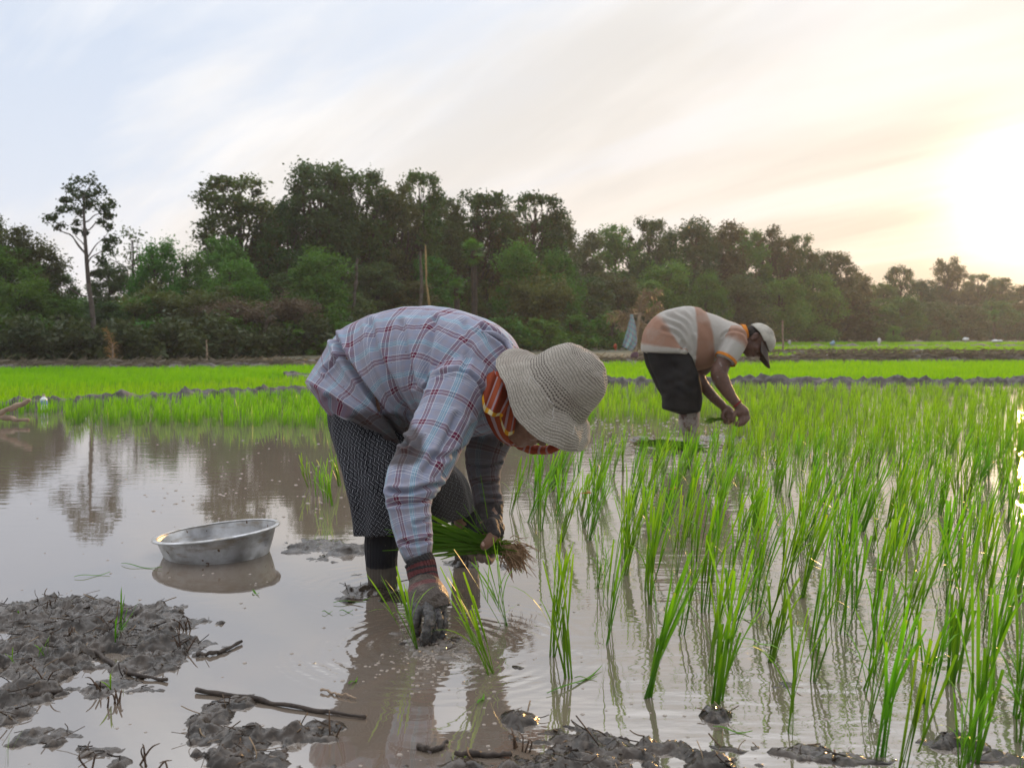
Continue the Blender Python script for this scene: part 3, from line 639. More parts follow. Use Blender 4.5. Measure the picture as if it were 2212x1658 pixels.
WORDS = {'A': ('tall_tree', 'tall open-crowned tree of the wood with sky showing through its leaves', 'tree'), 'C': ('broadleaf_tree', 'dark dense broadleaf tree standing in the wood', 'tree'),
         'B': ('round_tree', 'bushy mid green tree at the edge of the wood', 'tree'), 'E': ('bamboo_clump', 'feathery olive bamboo clump at the edge of the wood', 'bamboo'),
         'D': ('dry_bush', 'brown half-dry bush with twisted bare stems below the wood', 'bush'), 'S': ('sparse_tree', 'thin-leaved dark tree against the sky beside the tall lone tree', 'tree'),
         'F': ('shrub', 'low green shrub along the foot of the wood', 'shrub')}
cnt = {}
def tree(px, topy, d, wpx, kind, label=None, sink=0.0):
    i = cnt.get(kind, 0); cnt[kind] = i + 1; vs = KIND[kind]; crown, trunk, H, Wd = vs[i % len(vs)]
    p = P(px, 722, d); x, y = float(p[0]), float(d); z0 = float(ground_h(np.array([x]), np.array([y]))[0]) - sink
    ht = P(px, topy, d)[2] - z0; sx = wpx * d / F / Wd * 1.12; sz = ht / H * 1.0
    nm, lb, ct = WORDS[kind]
    o = empty(nm, (x, y, z0), label or lb, ct, None if label else {'A': 'tall trees of the wood', 'C': 'dark trees of the wood', 'B': 'green trees at the wood edge', 'E': 'bamboo clumps', 'D': 'dry bushes', 'S': 'sparse trees', 'F': 'shrubs below the wood'}[kind])
    o.scale = (sx, sx, sz); o.rotation_euler = (0, 0, random.uniform(0, 6.28))
    for nm2, me in ((crown.name.split('.')[0], crown), (trunk.name.split('.')[0], trunk)):
        c = bpy.data.objects.new(nm2, me); COL.objects.link(c); c.parent = o
    return o
TREES = [(-90,455,37,190,'C'),(-20,448,36,120,'C'),(62,480,36,130,'C'),(20,520,35,150,'C'),(115,565,37,120,'C'),(285,492,42,110,'S'),(345,515,40,120,'B'),(240,560,41,100,'C'),(415,545,41,120,'B'),
 (520,376,46,160,'A','tall open tree standing up alone left of the main group of trees'),(590,445,46,90,'C'),(480,500,42,110,'C'),(690,348,45,150,'A','tallest dense-topped tree in the middle of the wood'),(630,420,44,120,'C'),(785,362,46,140,'A'),(735,410,45,120,'C'),(855,392,47,110,'A'),(905,366,48,95,'A','slim pointed tree right of the highest crowns'),
 (965,428,51,95,'A'),(1035,408,53,130,'A'),(1090,450,53,80,'A'),(1152,414,55,125,'A','domed open tree at the right end of the high group'),(1205,468,56,80,'A'),(1010,470,54,110,'C'),(1110,490,55,120,'C'),(820,470,48,130,'C'),(920,480,50,120,'C'),
 (1262,488,70,95,'C'),(1330,474,75,115,'C'),(1395,466,76,75,'A'),(1440,490,78,95,'C'),(1495,462,80,125,'C'),(1555,466,82,115,'C'),(1610,484,85,105,'C'),(1662,488,88,90,'A'),(1725,505,90,75,'A'),(1690,530,88,100,'C'),(1760,548,93,90,'C'),(1803,543,96,80,'A'),
 (1850,580,106,95,'C'),(1900,606,116,85,'C'),(1938,572,122,62,'A','small open-crowned tree between two gaps on the right'),(1990,600,130,70,'C'),(2045,555,140,66,'A','pointed tree nearest the setting sun'),(2020,610,140,80,'C'),(2080,605,146,80,'C'),(2112,590,148,60,'A'),(2155,600,150,60,'A'),(2140,620,150,90,'C'),(2205,612,155,90,'C'),(2260,612,160,90,'C'),(2330,620,165,110,'C'),
 (50,600,34,150,'B'),(-60,590,34,150,'B'),(130,640,35,130,'C'),(350,585,36,190,'E'),(455,590,36,210,'E'),(570,640,35,190,'D'),(690,535,38,165,'B','round bright green tree in front of the tall dark trees'),(510,560,39,150,'B'),(620,585,40,140,'C'),(810,560,44,150,'C'),(870,600,44,140,'C'),(940,545,46,130,'C'),(1000,600,47,130,'C'),
 (1120,525,48,140,'B'),(1150,545,47,150,'E'),(1205,540,52,120,'B'),(1265,590,57,130,'C'),(1330,580,62,140,'C'),(1395,600,64,110,'C'),(1440,563,66,150,'B','large round green tree behind the second worker'),(1525,588,67,95,'B'),(1390,545,70,90,'C'),(1600,590,76,130,'C'),(1690,600,82,120,'B'),(1760,592,87,120,'B'),(1825,610,92,110,'C'),
 (1880,640,100,110,'C'),(1950,640,108,100,'B'),(2010,650,115,110,'C'),(2080,655,120,110,'C'),(2150,650,126,110,'B'),(2220,650,130,120,'C'),(2290,650,135,120,'C'),
 (230,650,34,110,'C'),(300,640,35,110,'B'),(750,630,39,140,'C'),(60,690,32.5,120,'F'),(150,700,32.5,110,'F'),(320,700,33,140,'F'),(400,705,33,120,'F'),(500,690,33.5,140,'F'),(640,700,34.5,130,'F'),(740,700,35.5,130,'F'),(-30,680,32,120,'F'),
 (1090,690,42,110,'F'),(1170,690,43,120,'F'),(1240,685,46,120,'F'),(1310,680,50,120,'F'),(1930,707,84,42,'F','single round pale shrub out on the far field'),(2062,712,100,26,'F'),(2022,714,105,34,'F')]
for tr in TREES: tree(*tr)
# filler trees so that no bare ground shows through the wood
sky_x = [-100,60,150,280,420,520,690,900,1030,1150,1220,1330,1520,1680,1800,1900,2045,2400]; sky_y = [500,520,580,560,570,500,440,450,490,490,530,530,520,560,590,620,615,640]
dd_x = [-100,300,700,1000,1200,1500,1900,2400]; dd_d = [39,42,49,56,62,86,124,170]
for px in np.arange(-360, 2640, 62):
    tree(px + random.uniform(-15, 15), np.interp(px, sky_x, sky_y) + random.uniform(45, 90), np.interp(px, dd_x, dd_d) + random.uniform(0, 5), random.uniform(110, 160), 'C')
# undergrowth: one tangled mass along the foot of the wood
def undergrowth():
    g2 = np.random.default_rng(77); C, Rr = [], []
    for px in np.arange(-420, 2700, 6.0):
        d = np.interp(px, dd_x, [27.6, 28.8, 34, 41, 48, 68, 100, 138])
        for k in range(5):
            q = px + g2.normal(0, 6); dk = d * (1 + 0.05 * g2.random()) + g2.random() * 1.5; x = P(q, 722, dk)[0]; s = dk / 36
            hgt = g2.uniform(0.05, 1.35) * (0.5 + 0.5 * np.sin(q * 0.03) ** 2) * s ** 0.7
            C.append((x, dk, ground_h(np.array([x]), np.array([dk]))[0] + hgt)); r = g2.uniform(0.25, 0.5) * s; Rr.append((r, r, r * 0.8))
    v, f, tn = leafcloud(g2, np.array(C), np.array(Rr), 60, 0.11, 1.9, 0.3); s = 1
    return v, f, tn
v, f, tn = undergrowth()
tag(link('undergrowth', mesh_np('undergrowth', v, f, leafmat('undergrowth_leaf', (0.026, 0.045, 0.018), (0.070, 0.085, 0.036), 0.25, 0.1), False, attrs={'tone': tn})), 'tangled undergrowth along the foot of the wood', kind='stuff')

# ---- the lone tall tree on the left
def lone_tree():
    g2 = np.random.default_rng(5); d = 33.0; b = P(205, 722, d); zb = float(ground_h(b[:1], np.array([d]))[0])
    root = empty('tall_lone_tree', (b[0], d, zb), 'tall slender lone tree with a bare pale trunk and flat leaf clumps at left', 'tree'); o = np.array([b[0], d, zb])
    W3 = lambda px, py, dy=0: P(px, py, d + dy) - o
    t = MB(); path = [W3(205, 745), W3(200, 680), W3(192, 620), W3(187, 560), W3(183, 500), W3(181, 450), W3(183, 410)]
    path[0][2] = -0.3
    v, f = tube(path, [0.11, 0.085, 0.075, 0.065, 0.05, 0.035, 0.015], 10, 40); t.add(v, f)
    cl = []
    def br(a, b_, r=0.025, dy=0.0):
        q = W3(*b_, dy); limb(t, g2, W3(*a), q, r, 0.008, 0.1); return q
    for a, b_, dy in (((181,450),(150,410),.3),((181,455),(215,420),-.3),((182,480),(225,455),.3),((183,500),(240,470),.4),((182,440),(170,400),-.4),((182,430),(195,400),.3),((181,470),(150,450),-.3),((186,550),(125,487),.2),((186,550),(105,480),-.1),((187,560),(235,500),.3),((187,575),(245,515),-.3),((183,520),(175,490),.5),((186,600),(215,580),.3),((186,545),(160,500),.4),((188,640),(120,612),.2)):
        br(a, b_, 0.028, dy)
    for px, py, r, dy in ((150,405,18,.3),(170,395,20,-.4),(195,395,20,.3),(215,415,20,-.3),(140,430,16,.2),(160,425,20,-.3),(185,420,18,.2),(205,440,18,.4),(228,440,20,.3),(242,440,14,-.2),(130,455,14,0),(150,452,18,-.3),(175,455,14,.4),(225,465,18,.3),(240,470,16,.4),(235,495,16,.3),(215,480,14,0),(245,515,18,-.3),(225,520,14,.2),(200,425,18,-.4),(105,480,16,-.1),(125,488,14,.2),(115,470,10,0),(165,500,14,.4),(185,500,9,.5),(160,480,12,.3),(215,560,16,.3),(235,540,18,-.2),(205,590,12,.3),(190,445,14,-.3)):
        s = r * d / F; cl.append((W3(px + g2.normal(0, 3), py + g2.normal(0, 3), dy), (s * g2.uniform(.6, 1.15), s, s * g2.uniform(.5, .95))))
    v, f, tn = leafcloud(g2, np.array([c[0] for c in cl]), np.array([c[1] for c in cl]) * .85, 90, 0.075, 1.7, 0.2, 0.2); mb = MB(); mb.add(v, f, tone=tn)
    for nm, me in (('trunk', t.mesh('trunk', M_BARK)), ('crown', mb.mesh('crown', leafmat('lone_leaf', (0.020, 0.042, 0.016), (0.05, 0.09, 0.025), 0.25, 0.0), False))):
        c = bpy.data.objects.new(nm, me); COL.objects.link(c); c.parent = root
lone_tree()
# ---- sugar palm with fan leaves
def palm(px, topy, d, rp, label):
    g2 = np.random.default_rng(9); b = P(px, 722, d); zb = float(ground_h(b[:1], np.array([d]))[0]); root = empty('sugar_palm', (b[0], d, zb), label, 'palm')
    hc = P(px, topy + rp, d)[2] - zb; t = MB(); v, f = tube([(0, 0, -0.3), (0.05, 0, hc * 0.5), (0, 0, hc)], [0.16, 0.13, 0.12], 9, 12); t.add(v, f)
    mb = MB(); Rw = rp * d / F
    for k in range(34):
        u = g2.normal(size=3); u[2] = u[2] * 0.8 + 0.15; u /= np.linalg.norm(u); c0 = np.array([0, 0, hc]); c1 = c0 + u * Rw * 0.5; side = np.cross(u, (0, 0, 1.0)); side /= np.linalg.norm(side) + 1e-9; upv = np.cross(side, u)
        vs, fs = tube([c0, c1], [0.02, 0.012], 5, 3); mb.add(vs, fs, tone=0.2)
        for a in np.linspace(-1.75, 1.75, 21):
            dr = u * np.cos(a) + side * np.sin(a); tip = c1 + dr * Rw * 0.55 * (1 - 0.12 * abs(a)) + upv * 0.05 * Rw * (1 if int(a * 10) % 2 else -1) - np.array([0, 0, 0.06 * Rw]); wv = np.cross(dr, upv) * Rw * 0.026
            m_ = c1 + (tip - c1) * 0.55; mb.add([c1, m_ + wv, tip, m_ - wv], np.array([[0, 1, 2, 3]]), tone=g2.uniform(0.2, 0.9))
    for nm, me in (('trunk', t.mesh('trunk', M_BARKD)), ('crown', mb.mesh('crown', M_LGREEN, False))):
        c = bpy.data.objects.new(nm, me); COL.objects.link(c); c.parent = root
palm(1022, 508, 43, 34, 'sugar palm with stiff fan leaves among the trees')
palm(2145, 665, 112, 16, 'small far palm in the hazy wood on the right')
palm(985, 600, 42, 24, 'lower sugar palm half hidden among the trees')
# ================================================================ PEOPLE
def rowsP(rows, rb=None):
    """rows of px,py,depth,half-size px[,depth radius m] -> loft control rows"""
    out = []
    for r in rows:
        p = P(*r[:3]); a = r[3] * r[2] / F; b = r[4] if len(r) > 4 else (rb if rb else a)
        out.append([*p, a, b])
    return np.array(out)
def skin_uv(V, fs, lofts):
    """uv for every face corner of a remeshed cloth, read off the nearest of the lofts it was made from"""
    trees = []
    for v, f, uv in lofts:
        trees.append(BVHTree.FromPolygons([tuple(x) for x in v], [tuple(q) for q in f[0].tolist()]))
    out = []; cache = [{} for _ in lofts]; which = []
    def look(k, i):
        c = cache[k].get(i)
        if c is None:
            loc, _, idx, _ = trees[k].find_nearest(Vector(V[i])); v, f, uv = lofts[k]; na = uv.shape[1] - 1; r, j = divmod(idx, na)
            q = f[0][idx]; a = v[q[0]]; eu = v[q[3]] - a; ev = v[q[1]] - a; d = np.array(loc) - a
            s = min(1, max(0, d @ eu / (eu @ eu + 1e-12))); t = min(1, max(0, d @ ev / (ev @ ev + 1e-12)))
            c = uv[r, j] * (1 - s) * (1 - t) + uv[r + 1, j] * s * (1 - t) + uv[r, j + 1] * (1 - s) * t + uv[r + 1, j + 1] * s * t
            cache[k][i] = (c[0], c[1], j / na, r); c = cache[k][i]
        return c
    for F_ in fs:
        for q in F_:
            cen = Vector(V[q].mean(0)); ds = [t.find_nearest(cen)[3] for t in trees]; k = int(np.argmin(ds)); which.append(k)
            cs = [look(k, int(i)) for i in q]; vs = [c[1] for c in cs]; per = lofts[k][2][0, -1, 1]
            for c in cs:
                vv = c[1]
                if max(vs) - min(vs) > per * 0.5 and vv < per * 0.5: vv += per
                out.append((c[0] + 0.37 * k, vv + 0.11 * k))
    return np.array(out), which
def pxof(V):
    d = np.asarray(V) - [0, 0, HC]; f = d[:, 1] * math.cos(TH) - d[:, 2] * math.sin(TH); u = d[:, 1] * math.sin(TH) + d[:, 2] * math.cos(TH)
    return np.column_stack([1105.5 + F * d[:, 0] / f, 829 - F * u / f])
def seg_dist(p, line):
    best = np.full(len(p), 1e9)
    for a, b in zip(line[:-1], line[1:]):
        a = np.array(a, float); b = np.array(b, float); t = np.clip(((p - a) @ (b - a)) / ((b - a) @ (b - a)), 0, 1)
        best = np.minimum(best, np.linalg.norm(p - (a + t[:, None] * (b - a)), axis=1))
    return best
def creases(V, N, lines):
    """press folds into the side of a garment: each line (points, half width, depth in m)"""
    q = pxof(V); near = np.clip(-N[:, 1] * 2 + 0.2, 0, 1); D = np.zeros(len(V))
    for pts, wd, dp in lines:
        c = catmull(pts, 24) if len(pts) > 2 else np.array(pts, float)
        d = seg_dist(q, c); D += -dp * np.exp(-(d / wd) ** 2) + 0.55 * dp * np.exp(-((d - 2.1 * wd) / (1.1 * wd)) ** 2)
    return D * near
def garment(name, lofts, voxel, m, root, lines=(), wr=(0.004, 9), attrs=None, smooth=2, extra=None, openings=None):
    mb = MB()
    for v, f, uv in lofts: mb.add(v, f)
    if extra is not None:
        for v, f in extra: mb.add(v, f)
    V, fs, N = remesh(mb, voxel, smooth)
    uv, which = skin_uv(V, fs, lofts)
    q = V * wr[1]; n = 1 - 2 * np.abs(perlin(q * [1, 1, 0.7] + 3)); n2 = perlin(q * 0.45 + 8)
    D = wr[0] * (0.6 * n * np.clip(0.6 + n2, 0, 1.2) + 0.8 * n2) + creases(V, N, lines)
    at = {k: fn(V, N) for k, fn in (attrs or {}).items()}
    V = V + N * D[:, None]
    me = mesh_np(name, V, fs, m, True, uv=uv, attrs=at)
    return link(name, me, root)
def capsule(mb, pts, rad, na=12):
    pts = np.asarray(pts, float); rad = np.asarray(rad, float)
    v, f = tube(pts, rad, na, max(4, 4 * len(pts))); mb.add(v, f)
    for p, r in ((pts[0], rad[0]), (pts[-1], rad[-1])):
        v, f = ellipsoid(p, np.eye(3), (r * .98,) * 3, 8, 12); mb.add(v, f)
def unit(v): v = np.asarray(v, float); return v / np.linalg.norm(v)
def head(mb, C, U, Fw, s=1.0):
    U = unit(U); Fw = unit(np.asarray(Fw) - U * (np.asarray(Fw) @ U)); S = np.cross(U, Fw); ax = np.array([S, Fw, U])
    def e(o, r): v, f = ellipsoid(np.asarray(C) + (np.asarray(o) * s) @ ax, ax, np.array(r) * s, 14, 20); mb.add(v, f)
    e((0, -.005, .030), (.074, .094, .086)); e((0, .020, -.035), (.062, .068, .075)); e((0, .048, -.080), (.036, .030, .026))   # skull, jaw, chin
    e((0, .074, .022), (.056, .020, .016)); e((0, .086, -.012), (.013, .016, .030)); e((0, .100, -.028), (.017, .014, .012))  # brow, nose
    for q in (-1, 1):
        e((q * .038, .062, -.022), (.026, .024, .024)); e((q * .031, .078, .002), (.014, .010, .009)); e((q * .012, .094, -.031), (.010, .010, .008))  # cheek, eye, nostril
        e((q * .074, -.005, -.002), (.010, .020, .032)); e((q * .080, -.014, .010), (.007, .016, .020)); e((q * .078, .000, -.024), (.007, .010, .012))  # ear
    e((0, .083, -.050), (.024, .010, .006)); e((0, .080, -.062), (.021, .010, .007))                                      # lips
    return ax
def skinmat(name, c1, c2, mud, mudamt=0.5, rough=0.55, sc=1.0):
    m, t = mat(name); co = t.n('ShaderNodeTexCoord').outputs['Object']
    n = t.noise(co, 7 * sc, 6, 0.65, 0.6); n2 = t.noise(co, 45 * sc, 4, 0.6); n3 = t.noise(co, 180 * sc, 2, 0.5)
    a = t.n('ShaderNodeAttribute', attribute_name='dirt_or_shade').outputs['Fac']
    c = t.mix(t.maprange(n2, 0.3, 0.7), c1, c2)
    k = t.maprange(t.math('ADD', t.math('MULTIPLY_ADD', n, 0.8, t.math('MULTIPLY', n2, 0.35)), t.math('MULTIPLY', a, 0.5)), 1.15 - mudamt, 1.28 - mudamt)
    c = t.mix(t.math('MULTIPLY', k, 0.8), c, mud)
    finish(t, principled(t, c, t.math('MULTIPLY_ADD', k, 0.25, rough), bump(t, t.math('ADD', n2, t.math('MULTIPLY', n3, 0.4)), 0.003), Subsurface_Weight=0.05).outputs[0]); return m
MUDC = (0.33, 0.30, 0.28)
M_SKINW = skinmat('brown_skin', (0.20, 0.105, 0.065), (0.15, 0.075, 0.045), (0.16, 0.13, 0.11), 0.35)
M_SKINM = skinmat('sunburnt_skin', (0.105, 0.048, 0.031), (0.070, 0.031, 0.020), MUDC, 0.50)
M_GLOVE = skinmat('muddy_glove', (0.028, 0.027, 0.029), (0.058, 0.054, 0.052), (0.095, 0.078, 0.064), 0.34, 0.14, 2.2)

# ---- cloth materials
def plaid():
    m, t = mat('plaid_cotton'); uv = t.n('ShaderNodeUVMap').outputs[0]; sp = t.n('ShaderNodeSeparateXYZ', {0: uv})
    co = t.n('ShaderNodeTexCoord').outputs['Object']; wob = t.noise(co, 6, 2, 0.5)
    B, MR, WH, BL_, GY = (0.245, 0.268, 0.355), (0.115, 0.025, 0.055), (0.56, 0.58, 0.62), (0.14, 0.32, 0.42), (0.265, 0.265, 0.32)
    def band(x, per, ofs, blue):
        ph = t.math('FRACT', t.math('ADD', t.math('DIVIDE', t.math('ADD', x, t.math('MULTIPLY', wob, 0.012)), per), ofs))
        st = [(0, B), (.085, WH), (.102, MR), (.185, WH), (.200, MR), (.285, WH), (.302, B), (.40, GY), (.545, B), (.56, WH), (.575, BL_ if blue else B), (.61, WH), (.62, BL_ if blue else B), (.66, WH), (.675, BL_ if blue else B), (.715, WH), (.73, B), (.80, GY), (.93, B)]
        return t.ramp(ph, st, 'CONSTANT')
    c = t.mix(0.5, band(sp.outputs[0], 0.118, 0.15, False), band(sp.outputs[1], 0.132, 0.3, True))
    c = t.vmath('ADD', t.vmath('MULTIPLY', t.vmath('SUBTRACT', c, B), (1.0, 1.0, 1.0)), B)
    hs = t.n('ShaderNodeHueSaturation', {'Saturation': 1.1, 'Value': 1.0, 'Color': c}).outputs[0]
    a = t.n('ShaderNodeAttribute', attribute_name='dirt_or_shade').outputs['Fac']
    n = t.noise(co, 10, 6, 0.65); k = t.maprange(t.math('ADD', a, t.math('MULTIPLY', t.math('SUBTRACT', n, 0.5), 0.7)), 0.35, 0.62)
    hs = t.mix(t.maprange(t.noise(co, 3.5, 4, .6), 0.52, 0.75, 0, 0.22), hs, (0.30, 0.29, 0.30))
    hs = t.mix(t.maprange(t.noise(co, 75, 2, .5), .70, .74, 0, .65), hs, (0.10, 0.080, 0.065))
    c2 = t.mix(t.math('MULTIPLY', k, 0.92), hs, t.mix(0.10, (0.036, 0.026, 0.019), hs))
    weave = t.noise(co, 420, 2, 0.5); soft = t.noise(co, 26, 5, 0.6)
    nb = bump(t, t.math('ADD', t.math('MULTIPLY', soft, 1.0), t.math('MULTIPLY', weave, 0.12)), 0.010, 0.55)
    finish(t, principled(t, c2, 0.85, nb, Specular_IOR_Level=0.2, Sheen_Weight=0.08).outputs[0]); return m
def sarong():
    m, t = mat('patterned_sarong'); uv = t.n('ShaderNodeUVMap').outputs[0]; uv = t.mapping(uv, rot=(0, 0, R(38)), scale=(62, 62, 62)); co = t.n('ShaderNodeTexCoord').outputs['Object']
    wv = t.vmath('ADD', uv, t.vmath('MULTIPLY', t.noise(co, 9, 2, 0.5, out=1), (0.9, 0.9, 0)))
    sp = t.n('ShaderNodeSeparateXYZ', {0: wv}); x, y = sp.outputs[0], sp.outputs[1]
    fx = t.math('FRACT', x); fy = t.math('FRACT', y); ch = t.n('ShaderNodeTexChecker', {'Vector': wv, 'Scale': 1.0}).outputs[1]
    def line(f, k): return t.math('GREATER_THAN', t.math('ABSOLUTE', t.math('SUBTRACT', t.math('FRACT', t.math('MULTIPLY', f, k)), 0.5)), 0.32)
    a = line(fx, 2.0); b = line(fy, 2.0)
    cheb = t.math('MAXIMUM', t.math('ABSOLUTE', t.math('SUBTRACT', fx, .5)), t.math('ABSOLUTE', t.math('SUBTRACT', fy, .5)))
    box = line(cheb, 4.0); wh = t.n('ShaderNodeTexWhiteNoise', {'Vector': t.vmath('FLOOR', wv)}).outputs[0]
    pat = t.mix(ch, t.mix(t.math('GREATER_THAN', wh, 0.6), a, box), t.mix(t.math('GREATER_THAN', wh, 0.7), b, box))
    edge = t.math('LESS_THAN', cheb, 0.45); pat = t.math('MULTIPLY', pat, edge)
    n = t.noise(co, 9, 5, 0.6); d = t.n('ShaderNodeAttribute', attribute_name='dirt_or_shade').outputs['Fac']
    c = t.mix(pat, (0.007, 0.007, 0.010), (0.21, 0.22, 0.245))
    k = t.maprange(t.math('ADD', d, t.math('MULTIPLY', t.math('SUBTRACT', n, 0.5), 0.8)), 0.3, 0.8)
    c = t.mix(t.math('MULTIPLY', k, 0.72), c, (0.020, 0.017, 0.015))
    finish(t, principled(t, c, 0.75, bump(t, t.noise(co, 22, 5, .6), 0.012, 0.5)).outputs[0]); return m
def crochet():
    m, t = mat('crochet_straw'); uv = t.n('ShaderNodeUVMap').outputs[0]; sp = t.n('ShaderNodeSeparateXYZ', {0: uv}); u, v = sp.outputs[0], sp.outputs[1]
    co = t.n('ShaderNodeTexCoord').outputs['Object']; nz = t.noise(co, 14, 4, 0.6)
    row = t.math('FRACT', t.math('DIVIDE', t.math('ADD', u, t.math('MULTIPLY', nz, 0.004)), 0.0085)); ridge = t.math('ABSOLUTE', t.math('SUBTRACT', row, 0.5))
    alt = t.math('MULTIPLY', t.math('FLOOR', t.math('DIVIDE', u, 0.0085)), 0.5)
    st = t.math('ABSOLUTE', t.math('SUBTRACT', t.math('FRACT', t.math('ADD', t.math('DIVIDE', v, 0.0095), alt)), 0.5))
    hole = t.math('MULTIPLY', t.math('GREATER_THAN', ridge, 0.26), t.math('GREATER_THAN', st, 0.30))
    ob = t.math('ADD', t.math('COMPARE', u, 0.065, 0.036), t.math('COMPARE', u, 0.205, 0.026), clamp=True)       # open-work bands
    hole = t.math('MULTIPLY', hole, ob)
    dk = t.math('GREATER_THAN', ridge, 0.42)
    n = t.noise(co, 240, 3, 0.6); big = t.noise(co, 7, 4, 0.6)
    c = t.mix(t.maprange(n, 0.3, 0.7), (0.25, 0.228, 0.195), (0.40, 0.372, 0.325)); c = t.mix(t.maprange(big, 0.5, 0.72, 0, 0.55), c, (0.22, 0.185, 0.155))
    c = t.mix(t.math('MULTIPLY', dk, 0.8), c, (0.10, 0.09, 0.08)); c = t.mix(t.math('MULTIPLY', hole, 0.85), c, (0.05, 0.035, 0.03))
    h = t.math('SUBTRACT', t.math('MULTIPLY', t.math('SUBTRACT', 0.5, ridge), 1.0), t.math('MULTIPLY', hole, 0.7)); h = t.math('ADD', h, t.math('MULTIPLY', n, 0.3))
    finish(t, principled(t, c, 0.9, bump(t, h, 0.004, 0.9), Specular_IOR_Level=0.2).outputs[0]); return m
def krama():
    m, t = mat('checked_scarf'); a = t.n('ShaderNodeAttribute', attribute_name='stripe').outputs['Fac']; e = t.n('ShaderNodeAttribute', attribute_name='hem').outputs['Fac']
    st = [(0, (0.21, 0.042, 0.020)), (.42, (0.31, 0.22, 0.235)), (.55, (0.26, 0.058, 0.024)), (.84, (0.30, 0.21, 0.225)), (.94, (0.30, 0.05, 0.025))]
    c = t.ramp(t.math('FRACT', a), st, 'CONSTANT'); band = t.math('FRACT', t.math('MULTIPLY', e, 3.0))
    c = t.mix(t.math('MULTIPLY', t.math('GREATER_THAN', band, 0.62), t.math('LESS_THAN', e, 0.0)), c, (0.6, 0.5, 0.4))
    c = t.mix(t.math('COMPARE', e, 0.92, 0.07), c, t.mix(t.math('GREATER_THAN', t.math('FRACT', t.math('MULTIPLY', a, 2.0)), 0.5), (0.55, 0.27, 0.02), (0.58, 0.52, 0.30)))
    co = t.n('ShaderNodeTexCoord').outputs['Object']
    finish(t, principled(t, c, 0.85, bump(t, t.noise(co, 60, 4, .6), 0.004, 0.6)).outputs[0]); return m
M_PLAID, M_SARONG, M_CROCHET, M_KRAMA = plaid(), sarong(), crochet(), krama()

